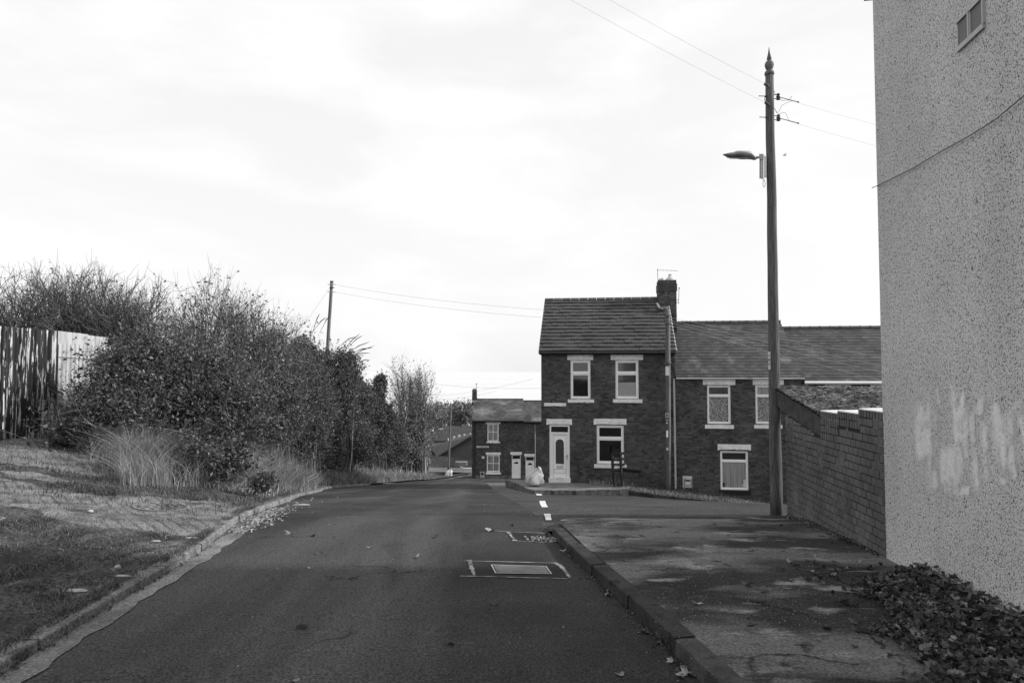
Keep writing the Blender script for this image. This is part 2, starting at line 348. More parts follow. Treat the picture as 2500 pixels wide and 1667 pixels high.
# bank on the left
yb = list(np.concatenate([np.linspace(-12, 2, 12), np.linspace(2.3, 20, 90), np.linspace(20.5, 66, 60)]))
grid(lambda y: (XL(y)-22, XL(y)-.12), [v for v in yb if v <= 2.3] , lambda x, y: zbank(x, y), 'verge', turf, 60, kind='structure')
grid(lambda y: (XL(y)-22, XL(y)-9.0), [v for v in yb if 2.25 <= v <= 20], lambda x, y: zbank(x, y), 'far_verge', turf, 20, kind='structure')
grid(lambda y: (XL(y)-22, XL(y)-.12), [v for v in yb if v >= 19.9], lambda x, y: zbank(x, y)-.01, 'bank', soil, 60, kind='structure')
# gutter channel
def strip(name, pts_a, pts_b, mat, **k):
    V = []; F = []
    for a, b in zip(pts_a, pts_b): V += [a, b]
    for i in range(len(pts_a)-1): F.append((2*i, 2*i+1, 2*i+3, 2*i+2))
    return pm(name, V, F, mat, **k)
ysg = np.linspace(-4, 11, 160)
strip('gutter', [(XL(y), y, zroad(XL(y), y)+.006) for y in ysg], [(XL(y)+.17+.10*sst(6.5, 8.5, y)+.012*math.sin(y*7)+.010*math.sin(y*17)+random.uniform(-.008, .008), y, zroad(XL(y), y)+.006) for y in ysg], concrete, kind='structure')
# kerbs of single stones
def kerb(name, path, mat, h=.10, w=.12, side=-1, st=.9, face=0.0, jitter=.006):
    k = empty(name, kind='structure')
    pts = [Vector((p[0], p[1], 0)) for p in path]; d = [0]
    for i in range(1, len(pts)): d.append(d[-1]+(pts[i]-pts[i-1]).length)
    def at(s):
        x = np.interp(s, d, [p.x for p in pts]); y = np.interp(s, d, [p.y for p in pts]); return float(x), float(y)
    s = 0
    while s < d[-1]-.1:
        e = min(s+st, d[-1]); x0, y0 = at(s+.012); x1, y1 = at(e-.012)
        dr = Vector((x1-x0, y1-y0, 0)).normalized(); nn = Vector((-dr.y, dr.x, 0))*(1 if side < 0 else -1)
        z0, z1 = zroad(x0, y0), zroad(x1, y1); j = random.uniform(-jitter, jitter); jo = random.uniform(-jitter, jitter)
        hh = h(.5*(y0+y1)) if callable(h) else h
        V = []; F = []
        prof = [(0, -.12), (.004, hh-.016), (.007, hh-.005), (.018, hh), (w, hh+.002), (w, -.12)]
        for (x, y, z) in ((x0, y0, z0), (x1, y1, z1)):
            for (a, b) in prof: V.append(Vector((x, y, z+b+j*.6))+nn*(a+jo))
        m = len(prof)
        for i in range(m): F.append((i, (i+1) % m, m+(i+1) % m, m+i))
        F.append(tuple(range(m))); F.append(tuple(range(2*m-1, m-1, -1)))
        pm('kerb_stone', V, F, mat, k); s = e
    return k
kerb('left_kerb', [(XL(y), y) for y in np.linspace(-4, 34, 120)], kerbm, h=.075, w=.12, side=-1, jitter=.009)
kerb('right_kerb', [(XR(y), y) for y in np.linspace(-4, YC, 40)]+[(p.x, p.y) for p in (G(1350, 1283), G(1372, 1277))], kerbd, h=lambda y: .10 if y < 6.5 else .10-.04*sst(6.5, YC, y), w=.13, side=1, jitter=.012)
# near pavement
WA = Vector((3.30, 6.04, 0)); WD = Vector((.155, 1, 0)).normalized(); WN = Vector((-WD.y, WD.x, 0))       # rendered wall, facing the road
BA = Vector((3.30, 6.03, 0)); BD = Vector((.085, 1, 0)).normalized(); BN = Vector((-BD.y, BD.x, 0))       # garden wall
cor = [(XR(y)+.13, y) for y in np.linspace(-12, YC-.1, 30)]+[(G(*p).x, G(*p).y) for p in ((1372, 1281), (1405, 1272), (1440, 1267), (1490, 1264.5), (1620, 1263), (1760, 1262.5), (1900, 1262))]
cor = sorted(cor, key=lambda c: c[1]); cy = [c[1] for c in cor]; cx = [c[0] for c in cor]
for i in range(1, len(cy)):
    if cy[i] <= cy[i-1]: cy[i] = cy[i-1]+.01
def zpav(x, y):
    e = sst(0, .35, cy[-1]-y)*sst(0, .5, 20); return zroad(x, y)+.012+.088*sst(-.1, 1.2, cy[-1]-y)
ysp = sorted(list(np.linspace(-12, 7, 40))+list(np.linspace(7.05, cy[-1], 40)))
grid(lambda y: (float(np.interp(y, cy, cx)), 3.42+.155*(y-6.04) if y < 6.04 else 3.42+.1*(y-6.04)+.15), ysp, zpav, 'pavement', paving, 24, kind='structure')
def PV(px, py, off=0): return hit(px, py, zpav, off=off)
# road markings, patches
def quad(name, pxs, mat, off, parent=None, f=G, **k):
    return pm(name, [f(x, y, off) for x, y in pxs], [tuple(range(len(pxs)))], mat, parent, **k)
mk = empty('road_marking', kind='structure')
for q in ([(1307, 1203.5), (1321, 1203.5), (1324, 1208.5), (1311, 1208.5)], [(1317, 1222), (1331, 1222), (1333, 1229), (1338, 1237.5), (1323, 1237.5), (1318, 1229)],
          [(1327.5, 1253.5), (1344.5, 1253.5), (1345, 1262), (1347, 1268.7), (1332.5, 1268.7), (1331, 1262)], [(1241, 1180.5), (1251, 1180.5), (1254, 1183), (1244, 1183)], [(1274, 1177), (1282, 1177), (1284, 1179), (1276, 1179)]):
    quad('dash', q, road_paint, .006, mk)
pt = empty('road_patch', kind='structure')
quad('patch', [(1148, 1368.5), (1355, 1373), (1366, 1378), (1390, 1408), (1385, 1411), (1160, 1405.5)], patchm, .004, pt)
quad('patch', [(1239, 1297), (1330, 1301), (1352, 1322), (1257, 1319.5)], patchm, .004, pt)
def line(pxs, w, off=.007, f=G, mat=seal, name='seal_line', par=None):
    ps = [f(x, y, off) for x, y in pxs]; V = []; F = []
    dense = []
    for a, b in zip(ps[:-1], ps[1:]):
        for i in range(8): dense.append(a.lerp(b, i/8))
    dense.append(ps[-1])
    for i, p in enumerate(dense):
        d = (dense[min(i+1, len(dense)-1)]-dense[max(i-1, 0)]); d.z = 0; d.normalize(); nn = Vector((-d.y, d.x, 0)); ww = w*random.uniform(.35, 1.1)
        V += [p-nn*ww/2, p+nn*ww/2]
    for i in range(len(dense)-1): F.append((2*i, 2*i+1, 2*i+3, 2*i+2))
    return pm(name, V, F, mat, par)
line([(1134, 1368.2), (1200, 1369.5), (1300, 1372), (1357, 1373.5)], .02, par=pt); line([(1355, 1373), (1368, 1380), (1380, 1393), (1391, 1409)], .045, par=pt)
line([(1124, 1405), (1180, 1406), (1270, 1408.5), (1388, 1411.5)], .02, par=pt); line([(1146, 1366), (1150, 1382), (1158, 1403)], .05, par=pt)
line([(1207, 1294.5), (1243, 1297.5), (1290, 1299), (1330, 1301)], .02, par=pt); line([(1240, 1297), (1249, 1309), (1258, 1319)], .05, par=pt); line([(1250, 1319), (1300, 1321.5), (1350, 1324)], .02, par=pt)
# manhole covers
c4 = [G(1198, 1377, .012), G(1334, 1381, .012), G(1348, 1400, .012), G(1208.6, 1398, .012)]
mc = (c4[0]+c4[1]+c4[2]+c4[3])/4
mh = empty('manhole_cover', mc, label='rectangular worn iron manhole cover set in the dark patch of the road', cat='manhole cover')
def l4(u, v, z=0): return c4[0].lerp(c4[1], u).lerp(c4[3].lerp(c4[2], u), v)-mc+Vector((0, 0, z))
V = []; F = []
for (a, b, c, d) in ((0, 1, 0, .045), (0, 1, .955, 1), (0, .025, .045, .955), (.975, 1, .045, .955)):
    nq = len(V); V += [l4(a, c), l4(b, c), l4(b, d), l4(a, d)]; F.append((nq, nq+1, nq+2, nq+3))
pm('frame', V, F, ironm, mh)
pm('cover', [l4(.04, .07, -.002), l4(.96, .07, -.002), l4(.96, .93, -.002), l4(.04, .93, -.002)], [(0, 1, 2, 3)], irond, mh)
V = []; F = []
for i in range(26):
    for j in range(9):
        u = .05+.9*(i+.5)/26; v = .08+.84*(j+.5)/9; du, dv = (.011, .024) if (i+j) % 2 else (.010, .03)
        du *= random.uniform(.7, 1.15); nq = len(V); V += [l4(u-du, v-dv*.7, .003), l4(u+du*.4, v-dv, .003), l4(u+du, v+dv*.7, .003), l4(u-du*.4, v+dv, .003)]; F.append((nq, nq+1, nq+2, nq+3))
pm('tread', V, F, ironm, mh, kind='stuff')
sb = empty('stopcock_cover', G(1285, 1312), label='tiny black stopcock box with a pale rim in the small road patch', cat='stopcock cover')
q = [G(1279, 1307.5, .008), G(1284, 1307.5, .008), G(1292, 1317, .008), G(1286, 1317, .008)]; o0 = sb.location
pm('rim', [p-o0 for p in q], [(0, 1, 2, 3)], ironm, sb); cc = sum(q, Vector())/4
pm('lid', [(cc+(p-cc)*.62+Vector((0, 0, .004)))-o0 for p in q], [(0, 1, 2, 3)], black, sb)
# the near verge: trodden turf with grooved concrete showing through, one fine mesh with a wear attribute
DRP = [[(-360, 1108), (0, 1168), (97, 1184), (201, 1203), (333, 1212), (437, 1217), (542, 1226), (620, 1243), (585, 1268), (503, 1304), (387, 1299), (310, 1291), (217, 1286), (155, 1275), (97, 1246), (0, 1234), (-360, 1200)],
       [(-300, 1074), (0, 1076), (90, 1066), (180, 1076), (235, 1106), (305, 1160), (235, 1164), (150, 1150), (90, 1140), (0, 1128), (-300, 1130)],
       [(0, 1148), (60, 1152), (130, 1160), (180, 1180), (100, 1172), (0, 1160)], [(150, 1428), (205, 1432), (228, 1446), (200, 1454), (160, 1442)], [(283, 1400), (318, 1403), (316, 1411), (285, 1406)]]
DRW = [[(lambda q: (q.x, q.y))(B(*p)) for p in poly_] for poly_ in DRP]
def sdist(X, Y, poly_):
    inside_ = np.zeros(X.shape, bool); dm = np.full(X.shape, 1e9); n = len(poly_)
    for i in range(n):
        (xi, yi), (xj, yj) = poly_[i], poly_[i-1]
        with np.errstate(all='ignore'): c = ((yi > Y) != (yj > Y)) & (X < (xj-xi)*(Y-yi)/((yj-yi) if yj != yi else 1e-9)+xi)
        inside_ ^= c; ex, ey = xj-xi, yj-yi; t = np.clip(((X-xi)*ex+(Y-yi)*ey)/(ex*ex+ey*ey+1e-12), 0, 1); dm = np.minimum(dm, np.hypot(X-xi-t*ex, Y-yi-t*ey))
    return np.where(inside_, dm, -dm)
gy = np.concatenate([np.arange(2.3, 12, .05), np.arange(12, 20.01, .1)]); gd = np.concatenate([np.arange(0, 5, .055), np.linspace(5, 8.9, 45)]); gd[-1] = 8.88
jt = .02*np.sin(gy*6.1)+.015*np.sin(gy*17.3)+rng.uniform(-.008, .008, len(gy)); GX = np.array([[XL(y)-.12-d+(.055+jt[i])*math.exp(-d/.06) for d in gd] for i, y in enumerate(gy)]); GY = np.repeat(gy[:, None], len(gd), 1); GZ = np.array([[zbank(XL(y)-.12-d, y)+.004*math.exp(-d/.25)-(.035 if d == 0 else 0) for d in gd] for y in gy])
mask = np.full(GX.shape, -9.); 
for p_ in DRW: mask = np.maximum(mask, sdist(GX, GY, p_))
dry = np.clip((mask+.12)/.24, 0, 1)
und = (.020*np.sin(GX*5.1+GY*2.3)*np.sin(GY*3.7-GX*1.9)+.012*np.sin(GX*11.3+1)*np.sin(GY*9.1+GX*3)+.006*rng.normal(size=GX.shape))*(1-.85*dry)*np.minimum(1, gd/.3)[None]
rut = -.035*np.exp(-((GX-(-4.3-.30*(GY-5)))/.16)**2)*(1-dry)-.03*np.exp(-((GX-(-5.9-.42*(GY-5)))/.2)**2)*(1-dry)
grv_ = -.002*(np.sin((GX*math.cos(math.radians(40))+GY*math.sin(math.radians(40)))*2*math.pi/.21) > .72)*np.clip(mask/.2, 0, 1)*(np.sin(GX*1.1+GY*.8) > -.5)
GZ = GZ+und+rut*(np.minimum(1, gd/.5)[None])+grv_
nr, ncl = GX.shape; idx = np.arange(nr*ncl).reshape(nr, ncl); Fv = np.stack([idx[:-1, 1:], idx[:-1, :-1], idx[1:, :-1], idx[1:, 1:]], -1).reshape(-1, 4)
def vergem():
    m = gm('worn_verge', .035, .085, scale=2.2, detail=9, spec=.04, bump=.02, bscale=30, fine=(38, .6), patch=[(1.3, .5, .66, .13, (1, 1, 1)), (3.1, .60, .7, .018, (1, 1, 1)), (9, .64, .7, .2, (1, 1, 1))]); nt = m.node_tree; N = nt.nodes; L = nt.links; bs = N['Principled BSDF']
    src = bs.inputs['Base Color'].links[0].from_socket; g = N.new('ShaderNodeNewGeometry'); at = N.new('ShaderNodeAttribute'); at.attribute_name = 'wear'
    def noise(sc, det=7):
        n = N.new('ShaderNodeTexNoise'); n.inputs['Scale'].default_value = sc; n.inputs['Detail'].default_value = det; L.new(g.outputs['Position'], n.inputs['Vector']); return n.outputs[0]
    def mr(a, f0, f1, t0, t1):
        n = N.new('ShaderNodeMapRange'); L.new(a, n.inputs[0])
        for i, v in enumerate((f0, f1, t0, t1)): n.inputs[i+1].default_value = v
        return n.outputs[0]
    def op(o, a, b):
        q = N.new('ShaderNodeMath'); q.operation = o
        for i, v in enumerate((a, b)):
            if isinstance(v, (int, float)): q.inputs[i].default_value = v
            else: L.new(v, q.inputs[i])
        return q.outputs[0]
    f = mr(op('ADD', at.outputs['Fac'], op('MULTIPLY', op('SUBTRACT', noise(2.4), .5), 1.6)), .38, .62, 0, 1)
    con = op('MULTIPLY', mr(noise(1.7), .3, .7, .13, .23), mr(noise(45, 3), .3, .7, .6, 1.4))
    mp = N.new('ShaderNodeMapping'); mp.inputs['Rotation'].default_value = (0, 0, math.radians(-40)); L.new(g.outputs['Position'], mp.inputs[0])
    w = N.new('ShaderNodeTexWave'); w.inputs['Scale'].default_value = 2.3; w.inputs['Distortion'].default_value = 1.4; w.inputs['Detail'].default_value = 4; w.inputs['Detail Scale'].default_value = 3; L.new(mp.outputs[0], w.inputs['Vector'])
    gr = op('MULTIPLY', mr(w.outputs['Fac'], .0, .3, 1, 0), mr(noise(1.1), .44, .6, 0, .6)); dirt = mr(noise(3.3), .52, .66, 0, .75)
    def mix(f_, a, b):
        q = N.new('ShaderNodeMix'); q.data_type = 'FLOAT'
        for i, v in zip((0, 2, 3), (f_, a, b)):
            if isinstance(v, (int, float)): q.inputs[i].default_value = v
            else: L.new(v, q.inputs[i])
        return q.outputs[0]
    L.new(mix(f, src, mix(dirt, mix(gr, con, .035), .055)), bs.inputs['Base Color']); return m
vo = npm('worn_verge', np.stack([GX, GY, GZ], -1).reshape(-1, 3), Fv, vergem(), None, True, kind='structure')
av = vo.data.attributes.new('wear', 'FLOAT', 'POINT'); av.data.foreach_set('value', dry.ravel().astype(np.float32))
# round inspection cover in the driveway
rc = B(394, 1235, .02); rv = empty('inspection_cover', rc, label='round perforated drain cover in the grooved concrete driveway beyond the left kerb', cat='drain cover')
def bz(x, y): return zbank(rc.x+x, rc.y+y)+.014-rc.z
V = [(0, 0, bz(0, 0))]; F = []
for i in range(28): t = i/28*2*math.pi; V.append((.34*math.cos(t), .34*math.sin(t), bz(.34*math.cos(t), .34*math.sin(t))))
for i in range(28): F.append((0, 1+i, 1+(i+1) % 28))
V += [(x, y, z-.06) for x, y, z in V[1:29]]; F += [(1+i, 29+i, 29+(i+1) % 28, 1+(i+1) % 28) for i in range(28)]
pm('disc', V, F, concrete, rv)
V = []; F = []
for r_, k_ in ((.09, 6), (.18, 11), (.27, 16)):
    for i in range(k_):
        t = (i+.3*random.random())/k_*2*math.pi; x, y = r_*math.cos(t), r_*math.sin(t); nq = len(V)
        for a in range(6): b_ = a/6*2*math.pi; xx, y2 = x+.03*math.cos(b_), y+.03*math.sin(b_); V.append((xx, y2, bz(xx, y2)+.003))
        F.append(tuple(range(nq, nq+6)))
pm('hole', V, F, black, rv, kind='stuff')
# ------------------------------------------------------------------ brick laying
def unit_brick():
    m = MB(); b = .035
    V = [(0, 0, 0), (1, 0, 0), (1, 0, 1), (0, 0, 1), (b*.5, -1, b), (1-b*.5, -1, b), (1-b*.5, -1, 1-b), (b*.5, -1, 1-b)]
    return V, [(4, 5, 6, 7), (0, 1, 5, 4), (1, 2, 6, 5), (2, 3, 7, 6), (3, 0, 4, 7)]
UBV, UBF = unit_brick()
def lay(parent, M, rects, mat, nparts=300, depth=.012, name='brick', unit=(UBV, UBF), order=None, cache={}):
    """rects: (s, z, w, h) in the plane of M (x along, -y outwards, z up). First nparts become objects."""
    if order: rects = sorted(rects, key=order)
    key = (name, mat.name)
    if key not in cache:
        me = bpy.data.meshes.new(name); me.from_pydata(unit[0], [], unit[1]); me.materials.append(mat); cache[key] = me
    me = cache[key]
    for (s, z, w, h) in rects[:nparts]:
        o = bpy.data.objects.new(name, me); COL.objects.link(o); o.parent = parent
        d = depth*random.uniform(.75, 1.2)
        o.matrix_local = M @ Matrix.Translation((s, 0, z)) @ Matrix.Diagonal((w, d, h, 1))
    rest = rects[nparts:]
    if rest:
        U = np.array(unit[0]); nu = len(U); R = np.array(rest); n = len(R)
        sc = np.stack([R[:, 2], depth*rng.uniform(.75, 1.2, n), R[:, 3]], 1)
        A = U[None]*sc[:, None]+np.stack([R[:, 0], np.zeros(n), R[:, 1]], 1)[:, None]
        A = A.reshape(-1, 3) @ np.array(M.to_3x3()).T+np.array(M.translation)
        FF = (np.array(unit[1])[None]+np.arange(n)[:, None, None]*nu).reshape(-1, 4)
        npm(name+'work' if name == 'brick' else name+'_courses', A, FF, mat, parent, kind='stuff')
def courses(s0, s1, z0, z1, holes, bl=.225, ch=.083, j=.009, headers=3, zoff=0):
    out = []; k = 0; z = z0+zoff
    while z < z1-.02:
        zt = min(z+ch-j, z1); iv = [(s0, s1)]
        for (a, b, c, d) in holes:
            if zt > c+.01 and z < d-.01:
                nv = []
                for (p, q) in iv:
                    if b <= p or a >= q: nv.append((p, q)); continue
                    if a > p: nv.append((p, a))
                    if b < q: nv.append((b, q))
                iv = nv
        L_ = bl if (k % headers) else bl/2
        off = (k*.37 % 1)*L_ if headers > 2 else (k % 2)*L_/2
        for (p, q) in iv:
            s = p-((p-s0+off) % L_)
            while s < q-.01:
                a = max(s, p); b = min(s+L_-j, q)
                if b-a > .03: out.append((a, z, b-a, zt-z))
                s += L_
        z += ch; k += 1
    return out
# ------------------------------------------------------------------ near garden wall (right)
def frame(o, d, z0=0):   # matrix: x along d, y = inwards (away from road/camera), z up
    d = Vector(d).normalized(); n = Vector((-d.y, d.x, 0)); M = Matrix.Identity(4)
    M.col[0][:3] = d; M.col[1][:3] = n; M.col[2][:3] = (0, 0, 1); M.translation = Vector(o); return M
# local frame: x runs from far end towards camera so that -y faces the road
LW = 2.72; WZ = EYE-1.95
wend = BA+BD*LW
MW = frame((wend.x, wend.y, 0), -BD)   # x from far end (0) to building (LW); +y = n = rot90(-BD) -> points to +X?
gw = empty('garden_wall', (0, 0, 0), label='brick garden wall with a stepped top between the pole and the pebbledashed building', cat='wall')
top1, top2, top3 = EYE-.360, EYE-.408, EYE-.436
sA, sB, sC = LW-.50, LW-1.02, LW-1.50     # section boundaries (from far end)
def ztop(s):
    if s > sA: return top1-.012
    if s > sB: return top2-.012
    if s > sC: return top3-.012
    return EYE-(.56+(.74-.56)*(s/sC))
zb0 = EYE-1.98
poly = [(0, zb0), (LW, zb0), (LW, top1-.012), (sA, top1-.012), (sA, top2-.012), (sB, top2-.012), (sB, top3-.012), (sC, top3-.012), (sC, ztop(sC-.001)), (0, ztop(0))]
V = [MW @ Vector((s, .0, z)) for s, z in poly]+[MW @ Vector((s, .21, z)) for s, z in poly]; m = len(poly)
pm('mortar_core', V, [tuple(range(m))[::-1], tuple(range(m, 2*m))]+[(i, (i+1) % m, m+(i+1) % m, m+i) for i in range(m)], mortarw, gw)
rects = []; CH = .0755; zc = top1-.0; k = 0
z = top1-CH; row = 0
while z > zb0:
    off = .056 if row % 2 else 0
    s = -off
    while s < LW:
        a = max(0, s); b = min(LW, s+.1125-.007); zt = z+CH-.009
        mid = (a+b)/2
        nsold = 1 if mid > sA else 2 if mid > sB else 4 if mid > sC else 0
        tp = top1 if mid > sA else top2 if mid > sB else top3 if mid > sC else ztop(mid)
        zlim = tp-nsold*.078-.004
        if mid <= sC: zlim = tp-.004
        if b-a > .02 and z < zlim-.02: rects.append((a, z, b-a, min(zt, zlim)-z))
        s += .1125
    z -= CH; row += 1
for (s0, s1, tp, nr) in ((sA, LW, top1, 1), (sB, sA, top2, 2), (sC, sB, top3, 4)):
    for r_ in range(nr):
        s = s0+.004
        while s < s1-.02: rects.append((s, tp-(r_+1)*.078+.004, .043, .068)); s += .062
lay(gw, MW, rects, brickw, 300, .010, order=lambda r: -(r[0]+(1 if r[1] > EYE-1.0 else 0)))
cp = MB()
for (s0, s1, tp) in ((sA, LW, top1), (sB, sA, top2), (sC, sB, top3)):
    cp.add([MW @ Vector(p) for p in ((s0, -.008, tp-.006), (s1, -.008, tp-.006), (s1, .22, tp-.006), (s0, .22, tp-.006), (s0, .0, tp+.004), (s1, .0, tp+.004), (s1, .215, tp+.01), (s0, .215, tp+.01))], [(0, 3, 2, 1), (4, 5, 6, 7), (0, 1, 5, 4), (1, 2, 6, 5), (2, 3, 7, 6), (3, 0, 4, 7)])
cp.out('coping_mortar', gm('bright_mortar', .55, .7, scale=8), gw)
# low mossy-roofed outhouse behind the wall end
oh = empty('outhouse', (0, 0, 0), label='low outhouse with a rough moss covered roof behind the brick garden wall', cat='outhouse')
R0 = Vector((3.46, 7.62, EYE-.50)); R1 = Vector((3.62, 9.35, EYE-.235)); RX = Vector((1, -.12, 0)).normalized()*4.2
nu, nv = 110, 60; V = []; F = []
for i in range(nv+1):
    for j in range(nu+1):
        p = R0.lerp(R1, i/nv)+RX*(j/nu)
        e = min(1, min(i, nv-i, j)/3)
        V.append((p.x, p.y, p.z+e*(.035*math.sin(j*.37+i*.2)*math.sin(i*.5)+random.uniform(-.012, .03))))
for i in range(nv):
    for j in range(nu): q = i*(nu+1)+j; F.append((q, q+1, q+nu+2, q+nu+1))
pm('roof', V, F, mossy, oh)
th = Vector((0, 0, -.24)); a, b, c, d = R0, R1, R1+RX, R0+RX; e = Vector((0, 0, -.01))
pm('roof_edge', [a+e, b+e, c+e, d+e, a+th, b+th+Vector((0, 0, .02)), c+th, d+th], [(0, 1, 5, 4), (1, 2, 6, 5), (2, 3, 7, 6), (3, 0, 4, 7), (4, 5, 6, 7)], gm('tarred_edge', .03, .07, scale=6, bump=.02, bscale=14), oh)
mo = MB(); a2 = a+Vector((.12, .12, 0)); b2 = b+Vector((.12, -.1, 0))
mo.add([v+Vector((0, 0, -.25)) for v in (a2, b2, b2+RX*.95, a2+RX*.95)]+[Vector((v.x, v.y, -2.6)) for v in (a2, b2, b2+RX*.95, a2+RX*.95)], [(0, 1, 5, 4), (1, 2, 6, 5), (2, 3, 7, 6), (3, 0, 4, 7)])
mo.out('wall', brickm, oh)
# moss tufts on that roof: many flat flakes
n = 14000; u = rng.random(n); v = rng.random(n); base = np.array(R0)[None]+(np.array(R1-R0))[None]*v[:, None]+np.array(RX)[None]*(u**1.6)[:, None]; base[:, 2] += rng.uniform(.005, .04, n)
w_ = rng.uniform(.008, .035, n); l_ = rng.uniform(.004, .011, n); ti = rng.uniform(-.2, .8, n)
Q = np.zeros((n, 4, 3)); Q[:, 0] = base+np.stack([-w_, -l_*0, 0*w_], 1); Q[:, 1] = base+np.stack([w_, 0*w_, rng.uniform(-.01, .01, n)], 1); Q[:, 2] = base+np.stack([w_*.6, l_*2.2, l_*ti*2], 1); Q[:, 3] = base+np.stack([-w_*.7, l_*2, l_*ti*2], 1)
npm('moss', Q.reshape(-1, 3), np.arange(n*4).reshape(-1, 4), gm('moss_flake', .03, .13, scale=3, island=.8), oh, kind='stuff')
# ------------------------------------------------------------------ rendered building (right)
rb = empty('rendered_building', (0, 0, 0), label='pebbledashed building with faded graffiti and a wall vent at the right edge', cat='building')
zE = ZP(3, 6.04)+.10; far = WA; near = WA-WD*13.5; RW = Vector((WD.y, -WD.x, 0)); Wd = 7.0
def wp(s, off, z): q = WA-WD*s-RW*off; return Vector((q.x, q.y, z))     # s metres towards the camera from the corner, off = proud of the wall
zg0 = EYE-2.6; mid = 6.75; zR = zE+3.6
A = [far, near, near+RW*Wd, far+RW*Wd]
V = [Vector((p.x, p.y, zb)) for zb in (zg0+.8, zE) for p in A]+[Vector((*(WA-WD*mid)[:2], zR)), Vector((*(WA-WD*mid+RW*Wd)[:2], zR))]
zc = [zpav(WA.x, WA.y)-.0, 0, 0, 0]
pm('wall', V, [(0, 4, 8, 5, 1), (1, 5, 6, 2), (2, 6, 9, 7, 3), (3, 7, 4, 0)], pebbledash, rb)
m = MB()
for sgn, s_e in ((0, 0), (1, 13.5)):
    p0 = wp(s_e-(.07 if sgn == 0 else -.07), .04, zE-.03); p1 = wp(mid, .04, zR+.07); p2 = p1+RW*(Wd+.2); p3 = p0+RW*(Wd+.2); t = Vector((0, 0, .09))
    m.add([p0, p1, p2, p3, p0+t, p1+t, p2+t, p3+t], [(0, 1, 5, 4), (1, 2, 6, 5), (2, 3, 7, 6), (3, 0, 4, 7), (0, 3, 2, 1), (4, 5, 6, 7)])
m.out('roof', slatem, rb)
m = MB(); p0 = wp(-.10, .03, zE-.0); m.tube([p0, p0+RW*(Wd+.2)], .04, 8); m.out('gutter', darkm, rb)
def wpix(px, py, off):   # intersection of a pixel ray with the wall plane, off proud
    n_ = WN; o_ = WA+WN*off; d = ray(px, py); c = Vector((0, 0, EYE)); t = (Vector((o_.x, o_.y, 0))-Vector((0, 0, 0))).dot(n_)/d.dot(n_); return c+d*t
# thin bright drip strip at the foot of the wall near the corner
vt = empty('wall_vent', (0, 0, 0)); vt.parent = rb; vt.name = 'wall_vent'
def wsz(px, py): p = wpix(px, py, 0); return (WA-Vector((p.x, p.y, 0))).dot(WD), p.z
sv0, zv0 = wsz(2341, 122); sv1, _ = wsz(2371, 80); sv2, _z = wsz(2407, 60); zt_ = wsz(2339, 56)[1]
m = MB()
def wbox(mb, s0, s1, z0, z1, o0, o1):
    V = [wp(s, o, z) for s in (s0, s1) for o in (o0, o1) for z in (z0, z1)]
    mb.add(V, [(0, 1, 3, 2), (4, 6, 7, 5), (0, 4, 5, 1), (2, 3, 7, 6), (0, 2, 6, 4), (1, 5, 7, 3)])
for (a, b) in ((sv0, sv1), (sv1, sv2)):
    wbox(m, a, a+.014, zv0, zt_, 0, .012); wbox(m, b-.014, b, zv0, zt_, 0, .018); wbox(m, a, b, zv0-.02, zv0+.012, 0, .018); wbox(m, a, b, zt_-.012, zt_+.01, 0, .018)
m.out('frame', metal, vt)
m = MB(); wbox(m, sv0+.01, sv2-.01, zv0, zt_, .001, .003); m.out('backing', black, vt)
for (a, b) in ((sv0, sv1), (sv1, sv2)):
    for i in range(13):
        z = zv0+.02+(zt_-zv0-.035)*(i+.5)/13; m = MB(); wbox(m, a+.02, b-.02, z-.002, z+.002, .003, .006); m.out('slat', metal, vt)
# the cable clipped to the wall
cb = [wpix(x, y, .02) for x, y in ((2144, 453), (2225, 413), (2284, 378), (2367, 332), (2424, 297), (2463, 265), (2500, 234), (2560, 190))]
m = MB(); m.tube([P(2129, 459, 6.3)]+cb, .004, 5); m.out('wall_cable', wire, None, label='thin dark cable sagging across the pebbledashed wall', cat='cable')
